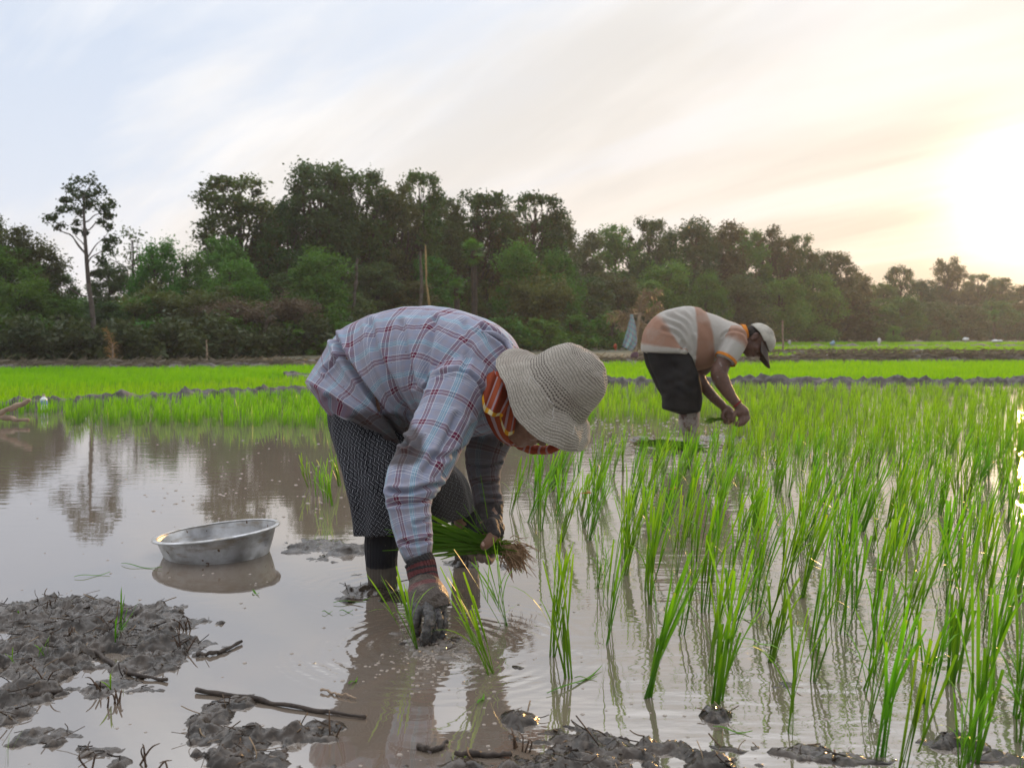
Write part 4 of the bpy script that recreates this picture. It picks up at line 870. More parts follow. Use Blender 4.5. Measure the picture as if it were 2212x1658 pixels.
# ================================================================ woman
def woman():
    FOOT = P(900, 1240, 3.52)
    root = empty('person', (FOOT[0], 3.52, 0), 'person in plaid shirt, crochet hat and patterned skirt planting a seedling with a muddy glove', 'person')
    SIDE = np.array([-0.22, -0.97, 0.0])
    torso = rowsP([(762, 902, 3.56, 129, .215), (780, 878, 3.57, 131, .215), (803, 848, 3.57, 134, .208), (832, 812, 3.55, 138, .19), (878, 784, 3.50, 120, .18), (948, 780, 3.43, 115, .182), (1002, 803, 3.37, 122, .19), (1046, 832, 3.32, 116, .175), (1080, 850, 3.28, 92, .125), (1102, 862, 3.25, 66, .085)])
    sl_n = rowsP([(1020, 790, 3.29, 60, .085), (990, 842, 3.20, 66, .098), (962, 905, 3.12, 65, .092), (934, 962, 3.05, 61, .086), (902, 1018, 2.98, 57, .078), (886, 1055, 2.94, 51, .072), (883, 1090, 2.92, 43, .062), (888, 1130, 2.90, 41, .056), (895, 1168, 2.88, 39, .052), (901, 1200, 2.86, 33, .044), (903, 1212, 2.85, 29, .038)])
    sl_f = rowsP([(1085, 850, 3.45, 48, .075), (1072, 915, 3.44, 48, .078), (1052, 975, 3.42, 42, .068), (1046, 1015, 3.40, 36, .058), (1050, 1057, 3.37, 31, .05), (1056, 1086, 3.35, 33, .05), (1057, 1102, 3.34, 27, .04)])
    L1 = loft(torso, SIDE, 90, 110)
    s2 = sl_n.copy(); s2[:, [3, 4]] = s2[:, [4, 3]]; s3 = sl_f.copy(); s3[:, [3, 4]] = s3[:, [4, 3]]
    L2 = loft(s2, (-1, 0, 0), 70, 60); L3 = loft(s3, (-1, 0, 0), 50, 48)
    cr = [([(722, 728), (745, 775), (790, 838), (845, 915), (878, 962)], 6.0, 0.0300), ([(700, 800), (735, 770), (748, 765)], 4.2, 0.0150), ([(800, 700), (815, 760), (850, 830), (885, 900)], 6.8, 0.0131), ([(868, 700), (880, 770), (895, 830)], 6.0, 0.0094), ([(940, 690), (925, 760), (918, 815)], 6.0, 0.0112), ([(1000, 700), (1010, 760), (1000, 800)], 6.0, 0.0075),
          ([(922, 838), (932, 818), (955, 806), (985, 800), (1018, 812), (1038, 840), (1048, 885)], 3.4, 0.0131), ([(1040, 712), (1068, 730), (1092, 752)], 4.2, 0.0187), ([(710, 860), (770, 905), (820, 945)], 6.8, 0.0112),
          ([(945, 1045), (915, 1052), (880, 1062), (850, 1060)], 4.2, 0.0187), ([(930, 1075), (890, 1088), (850, 1088)], 4.2, 0.0112), ([(932, 1120), (895, 1130)], 4.2, 0.0112), ([(935, 1160), (900, 1172), (870, 1170)], 4.2, 0.0112), ([(1005, 968), (965, 985), (930, 985)], 6.0, 0.0112), ([(985, 900), (960, 960), (915, 1020)], 6.8, 0.0094), ([(1020, 915), (990, 975), (955, 1025)], 5.1, 0.0094),
          ([(1080, 1000), (1045, 1010), (1015, 1005)], 3.4, 0.0094), ([(1080, 1040), (1050, 1045), (1025, 1035)], 3.4, 0.0094), ([(1085, 1075), (1040, 1072)], 3.4, 0.0094)]
    def dirt_or_shade(V, N):
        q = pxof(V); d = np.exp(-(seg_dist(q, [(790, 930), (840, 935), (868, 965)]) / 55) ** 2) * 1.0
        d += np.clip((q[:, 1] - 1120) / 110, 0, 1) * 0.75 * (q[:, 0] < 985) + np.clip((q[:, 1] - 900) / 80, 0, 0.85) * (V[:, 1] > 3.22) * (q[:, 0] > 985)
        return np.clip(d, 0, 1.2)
    sh = garment('shirt', [L1, L2, L3], 0.0055, M_PLAID, root, cr, (0.0075, 8.5), {'dirt_or_shade': dirt_or_shade}, 3)
    # collar roll at the nape
    mb = MB(); cp = catmull([P(1040, 716, 3.22), P(1068, 722, 3.25), P(1095, 742, 3.26), P(1110, 775, 3.2)], 14); v, f = tube(cp, np.interp(np.linspace(0, 1, 14), [0, .4, 1], [.004, .012, .010]), 8, 28); mb.add(v, f)
    cme = mb.mesh('collar', M_PLAID); cme.uv_layers.new(name='UVMap'); link('collar', cme, root)
    # buttons on the far front edge
    mb = MB()
    for px, py in ((1060, 917), (1083, 960)):
        v, f = ellipsoid(P(px, py, 3.28), np.eye(3), (.008, .006, .008), 8, 12); mb.add(v, f)
    link('buttons', mb.mesh('buttons', simple('dark_button', (0.03, 0.025, 0.02), rough=0.4)), root)
    # ---- sarong round both legs
    def ring(z, cx, cy, ma, mi, n=72, tiltx=0.0):
        th = np.linspace(0, 2 * np.pi, n, endpoint=False); A = unit((.57, .82, 0)); Bv = unit((.82, -.57, 0))
        fold = 1 + 0.03 * np.sin(5 * th + 9 * z) + 0.025 * np.sin(11 * th + 1.3 + 4 * z)
        q = np.array([cx, cy, z]) + (np.cos(th) * ma * fold)[:, None] * A + (np.sin(th) * mi * fold)[:, None] * Bv
        q[:, 2] += tiltx * (q[:, 0] - cx); return q
    ctl = [(.68, -.51, 3.585, .150, .125, .55), (.61, -.515, 3.58, .160, .138, .25), (.52, -.500, 3.565, .176, .140, .0), (.43, -.450, 3.545, .212, .140, 0), (.33, -.372, 3.54, .275, .134, 0), (.25, -.342, 3.53, .292, .124, 0), (.185, -.332, 3.525, .302, .120, 0.04)]
    cc = catmull(ctl, 60); V = np.concatenate([ring(*c[:5], 120, c[5]) for c in cc]); V2 = np.concatenate([ring(c[0], c[1], c[2], c[3] - .006, c[4] - .006, 120, c[5]) for c in cc[::-1]])
    nr, na = 120, 120; VV = np.concatenate([V, V2]); f = grid_faces(120, na)
    D = 0.010 * fbm(VV * [7, 7, 3.0], 3); VV[:, :2] += D[:, None] * unit((-.6, -.8)); fl = f.ravel(); r_, j_ = fl // na, fl % na
    jj = (np.arange(na)); uj = np.tile(np.array([0, 1, 1, 0]), len(f)); base_j = np.repeat(f[:, 0] % na, 4); uu = (base_j + uj) / na * 1.45
    uv = np.column_stack([uu, np.where(r_ < 60, r_, 119 - r_) / 60 * 0.55])
    dz = np.clip((0.34 - VV[:, 2]) / 0.18, 0, 1) * 0.55 + 0.9 * (VV[:, 0] > -.36)  # dirt towards the hem, plus shade painted into the right-hand side
    link('sarong', mesh_np('sarong', VV, f, M_SARONG, True, uv=uv, attrs={'dirt_or_shade': dz}), root)
    # ---- boots / stockings, black above and caked with mud near the water
    def boot(rows):
        v, f, uv = loft(rowsP(rows), (0, -1, 0), 60, 40); v = v.copy(); n = unit((1, 0, 0)); v[:, :2] += (0.004 * fbm(v * [14, 14, 22], 3))[:, None] * [1, -1]
        mb = MB(); mb.add(v, f); o = link('boot', mb.mesh('boot', M_BOOT), root); return o
    boot([(822, 1112, 3.37, 36), (823, 1140, 3.36, 37), (824, 1180, 3.35, 37), (824, 1220, 3.34, 34), (825, 1255, 3.33, 32), (826, 1300, 3.33, 33)])
    boot([(1005, 1090, 3.74, 32), (1006, 1150, 3.74, 30), (1008, 1200, 3.73, 26), (1010, 1245, 3.73, 26)])
    # ---- hat
    A = unit((.747, -.24, .611)); O = P(1203, 843, 3.06); S1 = unit(np.cross(A, (0, -1, 0))); S2 = np.cross(A, S1)
    pr = catmull([(.158, .004), (.155, .034), (.146, .068), (.125, .094), (.095, .109), (.05, .120), (.015, .127), (-.002, .134), (-.014, .150), (-.034, .172), (-.058, .188), (-.076, .200)], 90)
    ln = np.concatenate([[0], np.cumsum(np.linalg.norm(np.diff(pr, axis=0), axis=1))]); na = 160; th = np.linspace(0, 2 * np.pi, na, endpoint=False)
    rr = .97 * pr[:, 1:2] * np.ones((1, na)); ss = pr[:, 0:1] * np.ones((1, na)); br = np.clip((ln[:, None] - .20) / .11, 0, 1)
    rr *= 1 + 0.018 * np.sin(2 * th + .6) + 0.014 * np.sin(3 * th + 2.2) * np.sin(ln[:, None] * 30); ss += br * (0.024 * np.sin(2 * th + 1.9) + 0.010 * np.sin(5 * th) + 0.007 * np.sin(3 * th + 1)) - 0.010 * np.exp(-((ln[:, None] - .03) / .03) ** 2) * np.cos(th - 2)
    V = (O + A * ss[..., None] + S1 * (rr * np.cos(th))[..., None] + S2 * (rr * np.sin(th))[..., None]).reshape(-1, 3); V += A * (0.009 * fbm(V * 13, 3))[:, None]
    f = grid_faces(90, na); bj = np.repeat(f[:, 0] % na, 4); uj = np.tile([0, 1, 1, 0], len(f)); ri = f.ravel() // na
    uv = np.column_stack([ln[ri], (bj + uj) / na * 2 * np.pi * 0.125])
    ho = link('hat', mesh_np('hat', V, f[:, ::-1], M_CROCHET, True, uv=uv.reshape(-1, 4, 2)[:, ::-1].reshape(-1, 2)), root)
    so = ho.modifiers.new('thickness', 'SOLIDIFY'); so.thickness = 0.005; so.offset = -1
    # loose threads on the hat
    mb = MB()
    for pts in ([(1141, 832), (1144, 815), (1152, 818), (1165, 835)], [(1196, 881), (1193, 895), (1196, 900), (1191, 908)], [(1180, 858), (1188, 866), (1196, 874)], [(1240, 918), (1239, 930), (1236, 938)]):
        v, fq = tube([P(x, y, 2.90) for x, y in pts], .0011, 5, 14); mb.add(v, fq)
    link('loose_threads', mb.mesh('loose_threads', simple('thread', (.6, .58, .54))), root)
    # ---- body: one skin
    mb = MB(); C = P(1146, 890, 3.19); U = A; Fw = unit((.60, -.17, -.78)); head(mb, C, U, Fw, 1.0)
    t2 = torso.copy(); t2[:, 3:] *= 0.86; v, fq, _ = loft(t2, SIDE, 40, 40); mb.add(v, fq)
    capsule(mb, [P(1085, 850, 3.28), C - U * .05], [.055, .052])
    for s, k in ((sl_n, .72), (sl_f, .72)): v, fq, _ = loft(np.column_stack([s[:, :3], s[:, 3] * k, s[:, 3] * k]), (0, -1, 0), 40, 24); mb.add(v, fq)
    hip = P(800, 880, 3.56)
    capsule(mb, [hip + [0.02, -.05, -.03], P(815, 960, 3.45), P(820, 1060, 3.385), P(825, 1255, 3.33), P(826, 1330, 3.33)], [.05, .045, .040, .038, .038])
    capsule(mb, [hip + [.04, .06, -.03], P(890, 960, 3.65), P(985, 1080, 3.71), P(1008, 1210, 3.73), P(1008, 1280, 3.73)], [.05, .042, .036, .034, .034])
    # planting hand, fingers bent into the mud (inside the glove)
    FN = [[(899, 1298, 2.77), (902, 1320, 2.735), (898, 1344, 2.72), (902, 1366, 2.725)], [(920, 1303, 2.75), (929, 1334, 2.70), (919, 1374, 2.68), (914, 1404, 2.69)], [(939, 1306, 2.76), (947, 1338, 2.725), (939, 1374, 2.71), (931, 1404, 2.71)], [(954, 1306, 2.78), (960, 1338, 2.755), (955, 1368, 2.74), (947, 1398, 2.73)], [(895, 1288, 2.82), (886, 1320, 2.80), (892, 1350, 2.77), (903, 1380, 2.75)]]
    FR = [(12.5, 12, 11.5, 9), (12.5, 12.5, 11.5, 9), (10.5, 10.5, 9.5, 8), (9.5, 9.5, 8.5, 7), (11, 10.5, 9.5, 8)]
    def handm(mb2, k):
        v, fq, _ = loft(rowsP([(912, 1240, 2.84, 28 * k, .030 * k), (915, 1262, 2.82, 32 * k, .032 * k), (922, 1285, 2.79, 39 * k, .034 * k), (930, 1306, 2.77, 38 * k, .030 * k), (932, 1320, 2.76, 32 * k, .022 * k)]), (0.25, -1, 0), 24, 24); mb2.add(v, fq)
        for fg, rd in zip(FN, FR): capsule(mb2, [P(*q) for q in fg], [r * k * 2.75 / F for r in rd], 12)
    handm(mb, 0.82); capsule(mb, [P(900, 1190, 2.87), P(912, 1245, 2.84)], [.030, .028])
    # holding hand: thumb over the bundle, four fingers under it
    HT = [[(1062, 1130, 3.20), (1066, 1152, 3.165), (1056, 1168, 3.15), (1046, 1178, 3.15)]]
    HF = [[(1044, 1150, 3.30), (1030, 1180, 3.32), (1018, 1196, 3.28), (1012, 1190, 3.24)], [(1052, 1155, 3.28), (1038, 1188, 3.30), (1026, 1204, 3.26), (1021, 1196, 3.22)], [(1062, 1160, 3.26), (1052, 1192, 3.28), (1041, 1208, 3.24), (1036, 1199, 3.20)], [(1070, 1160, 3.24), (1064, 1196, 3.26), (1056, 1212, 3.22), (1050, 1204, 3.19)]]
    capsule(mb, [P(1056, 1085, 3.35), P(1057, 1110, 3.32), P(1058, 1140, 3.28)], [.040, .036, .034])
    v, fq, _ = loft(rowsP([(1057, 1115, 3.31, 26, .026), (1060, 1140, 3.27, 29, .026), (1058, 1165, 3.25, 24, .022)]), (0.3, -1, 0), 14, 20); mb.add(v, fq)
    for fg in HT: capsule(mb, [P(*q) for q in fg], [.019, .0185, .0175, .015])
    for fg in HF: capsule(mb, [P(*q) for q in fg], [.014, .0135, .0125, .0115])
    V, fs, N = remesh(mb, 0.0042, 2)
    q = pxof(V); dm = 0.7 * (q[:, 1] > 1195) + 0.2 * (q[:, 1] > 1100)
    link('body', mesh_np('body', V, fs, M_SKINW, True, attrs={'dirt_or_shade': dm}), root)
    # thumb nail
    v, fq = ellipsoid(P(1047, 1176, 3.141), np.array([unit((.6, 0, .8)), unit((-.8, 0, .6)), [0, -1, 0]]), (.009, .013, .006), 8, 14); mb = MB(); mb.add(v, fq)
    link('thumbnail', mb.mesh('thumbnail', simple('nail', (.42, .27, .22), rough=.35)), root)
    # muddy glove on the planting hand, knitted sock cuff above it
    mb = MB(); handm(mb, 1.0); V, fs, N = remesh(mb, 0.003, 1); V = V + N * (0.0035 * fbm(V * 60, 3))[:, None]
    link('glove', mesh_np('glove', V, fs, M_GLOVE, True, attrs={'dirt_or_shade': np.full(len(V), .5)}), root)
    v, fq, uv = loft(rowsP([(903, 1208, 2.855, 31, .040), (908, 1218, 2.85, 31, .040), (912, 1238, 2.84, 31, .039), (916, 1253, 2.83, 30, .038), (917, 1262, 2.82, 33, .040), (921, 1280, 2.80, 40, .042), (928, 1300, 2.775, 42, .040), (934, 1318, 2.765, 40, .034)]), (0.25, -1, 0), 90, 80, cap=False)
    v = v + 0.0025 * np.sin(np.tile(np.arange(80), 90) * 2 * np.pi / 80 * 26)[:, None] * unit((.3, -1, 0)) * (np.repeat(np.arange(90), 80) < 45)[:, None]
    v += (0.004 * fbm(v * 40, 3))[:, None] * unit((.2, -1, .1)); bj = np.repeat(fq[0][:, 0] % 80, 4); ri = fq[0].ravel() // 80
    uvc = np.column_stack([ri / 90, (bj + np.tile([0, 1, 1, 0], len(fq[0]))) / 80])
    co = link('knit_cuff', mesh_np('knit_cuff', v, fq[0], M_KNIT, True, uv=uvc), root); so = co.modifiers.new('thickness', 'SOLIDIFY'); so.thickness = .003
    # fingerless dark glove on the holding hand
    mb = MB(); v, fq, _ = loft(rowsP([(1056, 1090, 3.345, 31, .046), (1057, 1106, 3.33, 30, .042), (1057, 1124, 3.30, 30, .034), (1060, 1142, 3.27, 31, .030), (1060, 1158, 3.25, 28, .026)]), (0.3, -1, 0), 30, 36); mb.add(v, fq)
    capsule(mb, [P(1062, 1130, 3.195), P(1067, 1152, 3.163)], [.022, .0215])
    V, fs, N = remesh(mb, 0.003, 2); V += N * (0.003 * fbm(V * 50, 3))[:, None]
    link('fingerless_glove', mesh_np('fingerless_glove', V, fs, M_GLOVE2, True), root)
    # ---- checked scarf: neck wrap, fanned end, cheek strip, loop under the chin
    mb = MB()
    def sheet(e0, e1, nu, nv, amp, k, s0, s1, hem0, hem1, ph=0.0, sag=0.0):
        a = catmull([P(*q) for q in e0], nu); b = catmull([P(*q) for q in e1], nu); t = np.linspace(0, 1, nv)[None, :, None]; u = np.linspace(0, 1, nu)[:, None]
        g_ = a[:, None] * (1 - t) + b[:, None] * t; g_[..., 1] -= amp * np.sin(u * k * 2 * np.pi + ph) * (0.4 + 0.6 * t[..., 0]) + sag * np.sin(np.pi * t[..., 0]); g_[..., 2] += 0.3 * amp * np.cos(u * k * 2 * np.pi + ph)
        mb.add(g_.reshape(-1, 3), grid_faces(nu, nv, False), stripe=(s0 + (s1 - s0) * u * np.ones((1, nv))).ravel(), hem=(hem0 + (hem1 - hem0) * t[..., 0] * np.ones((nu, 1))).ravel())
    sheet([(1066, 800, 3.10), (1076, 815, 3.07), (1092, 838, 3.06), (1106, 862, 3.08)], [(1040, 862, 3.10), (1047, 892, 3.06), (1066, 898, 3.04), (1083, 902, 3.06)], 60, 40, .012, 2.1, 0, 1.7, 0, 1, .5, .02)
    sheet([(1086, 838, 3.10), (1106, 868, 3.08), (1118, 884, 3.10)], [(1078, 900, 3.13), (1092, 940, 3.11), (1110, 934, 3.12)], 40, 34, .007, 1.4, .1, 1.1, 0, .98, 1.2, .012)
    nw = catmull([P(1062, 790, 3.30), P(1066, 835, 3.18), P(1078, 880, 3.16), P(1090, 925, 3.2), P(1105, 948, 3.28)], 30); v, fq, uv = loft(np.column_stack([nw, np.interp(np.linspace(0, 1, 30), [0, .5, 1], [.03, .05, .022]), np.interp(np.linspace(0, 1, 30), [0, .5, 1], [.03, .04, .022])]), (0, -1, 0), 60, 40)
    v += (0.008 * fbm(v * 20, 2))[:, None] * unit((.2, -1, .2)); mb.add(v, fq, stripe=np.concatenate([np.tile(np.linspace(0, 3, 40), 60), [0, 0]]), hem=0.0)
    ch = [P(1098, 938, 3.22), P(1118, 958, 3.24), P(1150, 970, 3.24), P(1190, 969, 3.22), P(1225, 945, 3.2)]; v, fq, uv = loft(np.column_stack([catmull(ch, 20), np.interp(np.linspace(0, 1, 20), [0, .3, 1], [.009, .012, .010]), np.full(20, .026)]), (0, -1, 0), 70, 30)
    v += (0.004 * fbm(v * 35, 2))[:, None] * unit((.1, -.4, 1)); mb.add(v, fq, stripe=np.concatenate([np.repeat(np.linspace(0, 4, 70), 30), [0, 0]]), hem=0.0)
    so = link('headscarf', mb.mesh('headscarf', M_KRAMA), root).modifiers.new('thickness', 'SOLIDIFY'); so.thickness = 0.003
    return root
def bootmat():
    m, t = mat('muddy_stocking'); co = t.n('ShaderNodeTexCoord').outputs['Object']; zc = t.n('ShaderNodeSeparateXYZ', {0: co}).outputs[2]
    n = t.noise(co, 11, 6, .65); n2 = t.noise(co, 40, 4, .6)
    k = t.maprange(t.math('ADD', zc, t.math('MULTIPLY', n, -0.03)), 0.050, 0.056, 1, 0); sp = t.maprange(n, 0.60, 0.66)
    c = t.mix(t.math('MULTIPLY', sp, 0.6), (0.014, 0.014, 0.017), (0.16, 0.125, 0.09)); c = t.mix(k, c, t.mix(n2, (0.060, 0.050, 0.042), (0.100, 0.085, 0.071)))
    rib = t.n('ShaderNodeTexWave', {'Vector': co, 'Scale': 30.0}, bands_direction='X').outputs[1]
    finish(t, principled(t, c, 0.6, bump(t, t.math('ADD', n2, t.math('MULTIPLY', rib, .4)), 0.004, .8)).outputs[0]); return m
def knitmat():
    m, t = mat('striped_knit'); uv = t.n('ShaderNodeUVMap').outputs[0]; sp = t.n('ShaderNodeSeparateXYZ', {0: uv}); u, v = sp.outputs[0], sp.outputs[1]; co = t.n('ShaderNodeTexCoord').outputs['Object']
    n = t.noise(co, 30, 5, .65); uu = t.math('ADD', u, t.math('MULTIPLY', t.math('SUBTRACT', n, .5), 0.03))
    K, RD, BR = (0.022, 0.020, 0.022), (0.105, 0.026, 0.028), (0.065, 0.048, 0.038)
    c = t.ramp(uu, [(0, K), (.14, RD), (.20, K), (.24, RD), (.33, K), (.38, RD), (.46, K), (.52, BR), (.62, (.12, .035, .035)), (.70, BR)], 'CONSTANT')
    k = t.maprange(n, 0.5, 0.7, 0, 0.6); c = t.mix(t.math('MULTIPLY', k, t.maprange(u, .45, .7)), c, (0.24, 0.20, 0.17))
    fuzz = t.noise(co, 160, 3, .6)
    finish(t, principled(t, c, t.maprange(u, .45, .8, .9, .38), bump(t, t.math('ADD', fuzz, t.math('MULTIPLY', n, 1.5)), 0.006, .9)).outputs[0]); return m
M_BOOT, M_KNIT = bootmat(), knitmat()
M_GLOVE2 = simple('dark_fabric_glove', (0.030, 0.027, 0.028), (0.055, 0.048, 0.045), 0.6, 50, 0.004)
WOMAN = woman()

# ---- bundle of seedlings in her other hand
def strands_mesh(mb, g2, n, root, grip, tip, spread_root, spread_grip, spread_tip, wid, tone=(0.1, 0.8), seg=9):
    for k in range(n):
        a = root + g2.normal(0, 1, 3) * spread_root; b = grip + g2.normal(0, 1, 3) * spread_grip; c = tip + g2.normal(0, 1, 3) * spread_tip
        t = np.linspace(0, 1, seg)[:, None]; cut = g2.uniform(0.72, 1.0); tt = t * cut
        p = np.where(tt < .35, a + (b - a) * tt / .35, b + (c - b) * (tt - .35) / .65) ; p = p + np.array([0, 0, -0.02]) * tt ** 2 * g2.uniform(0, 2)
        p[1:-1] = (p[:-2] + 2 * p[1:-1] + p[2:]) / 4
        d = unit(c - a); wv = np.cross(d, unit(g2.normal(size=3) + [0, -1.5, 0])); wv = wv / np.linalg.norm(wv) * wid * g2.uniform(.6, 1.3)
        w_ = np.interp(t[:, 0], [0, .3, .8, 1], [.5, .7, 1, .35])[:, None] * wv / 2
        v = np.stack([p - w_, p + w_], 1).reshape(-1, 3); f = np.array([[2 * i, 2 * i + 1, 2 * i + 3, 2 * i + 2] for i in range(seg - 1)])
        mb.add(v, f, tone=np.repeat(np.linspace(tone[0], g2.uniform(.5, 1) * tone[1], seg), 2))
M_BUNDLE = leafmat('bundle_leaf', (0.075, 0.15, 0.022), (0.075, 0.20, 0.012), 0.35, 0.0)
M_ROOT = simple('pale_roots', (0.30, 0.20, 0.12), (0.15, 0.09, 0.05), 0.7, 80, 0.002)
def bundle():
    g2 = np.random.default_rng(3); r, gp, tp = P(1100, 1188, 3.20), P(1052, 1174, 3.21), P(885, 1135, 3.22)
    o = empty('seedling_bundle', r, 'bundle of uprooted seedlings with brown roots held in the far hand', 'seedling bundle')
    mb = MB(); strands_mesh(mb, g2, 210, r, gp, tp, np.array([.012, .014, .012]), np.array([.012, .014, .010]), np.array([.05, .05, .040]), .0062)
    strands_mesh(mb, g2, 9, r, gp, P(1010, 1060, 3.2), np.array([.012, .014, .012]), np.array([.012, .014, .010]), np.array([.06, .05, .05]), .004)
    link('leaves', mb.mesh('leaves', M_BUNDLE, False), o)
    mb = MB()
    for k in range(190):
        a = r + g2.normal(0, 1, 3) * [.018, .016, .016]; d = unit(np.array([.75, 0, -.55]) + g2.normal(0, .45, 3)); L = g2.uniform(.025, .075)
        p = np.array([a, a + d * L * .5 + g2.normal(0, .006, 3), a + d * L + [0, 0, -.012] + g2.normal(0, .008, 3)]); v, f = tube(p, [.0016, .0014, .0007], 4, 6); mb.add(v, f)
    for (px, py) in ((1138, 1238), (1105, 1250), (1080, 1225), (1100, 1225), (1140, 1222)):
        a = P(px * .4 + 1105 * .6, 1205, 3.2); p = [a, P(px * .7 + 1105 * .3, py - 25, 3.2) + g2.normal(0, .008, 3), P(px, py, 3.2)]; v, f = tube(p, [.006, .004, .001], 5, 10); mb.add(v, f)
    v, f = ellipsoid(r + [.012, 0, -.008], np.array([unit((.8, 0, -.5)), [0, 1, 0], unit((.5, 0, .8))]), (.042, .026, .024), 12, 18); v += (0.008 * fbm(v * 60, 2))[:, None] * unit((.5, -1, .3)); mb.add(v, f)
    link('roots', mb.mesh('roots', M_ROOT), o)
bundle()
# ================================================================ man
def Q(X, Y, d=7.65): return P(1295.5 + .2279 * X, 620.7 + .2279 * Y, d)
def rowsQ(rows):
    out = []
    for r in rows:
        k = .2279 * r[2] / F; out.append([*Q(*r[:3]), r[3] * k, r[4] if len(r) > 4 else r[3] * k])
    return np.array(out)
def polo():
    m, t = mat('striped_polo'); uv = t.n('ShaderNodeUVMap').outputs[0]; u = t.n('ShaderNodeSeparateXYZ', {0: uv}).outputs[0]; co = t.n('ShaderNodeTexCoord').outputs['Object']
    n = t.noise(co, 5, 4, .6); uu = t.math('ADD', u, t.math('MULTIPLY', t.math('SUBTRACT', n, .5), 0.018))
    Wt, Or, Gy, Cf = (0.37, 0.355, 0.33), (0.27, 0.155, 0.11), (0.35, 0.33, 0.30), (0.55, 0.20, 0.03)
    c = t.ramp(t.math('DIVIDE', uu, 1.2), [(0, Gy), (.028, Gy), (.033, Or), (.080, Or), (.090, Wt), (.218, Wt), (.228, Or), (.318, Or), (.332, (.34, .325, .30)), (.44, Wt), (.68, Wt), (.69, Or), (.750, Or), (.762, Wt)])
    c = t.mix(t.maprange(n, .45, .7, 0, .4), c, (0.30, 0.27, 0.235)); fine = t.noise(co, 30, 5, .6)
    finish(t, principled(t, c, .9, bump(t, fine, 0.010, .5), Specular_IOR_Level=.2).outputs[0]); return m
M_POLO = polo(); M_ORANGE = simple('orange_rib', (0.55, 0.20, 0.03), (0.42, 0.14, 0.02), .85, 60)
M_SHORTS = simple('black_shorts', (0.009, 0.009, 0.010), (0.024, 0.023, 0.023), .85, 6, .01)
M_CAP = simple('faded_cap', (0.42, 0.40, 0.35), (0.27, 0.26, 0.23), .85, 14, .006)
M_CAPD = simple('cap_bill', (0.10, 0.085, 0.075), (0.06, 0.05, 0.045), .85, 14, .004)
M_HAIR = simple('black_hair', (0.012, 0.010, 0.009), (0.03, 0.025, 0.022), .55, 120, .006)
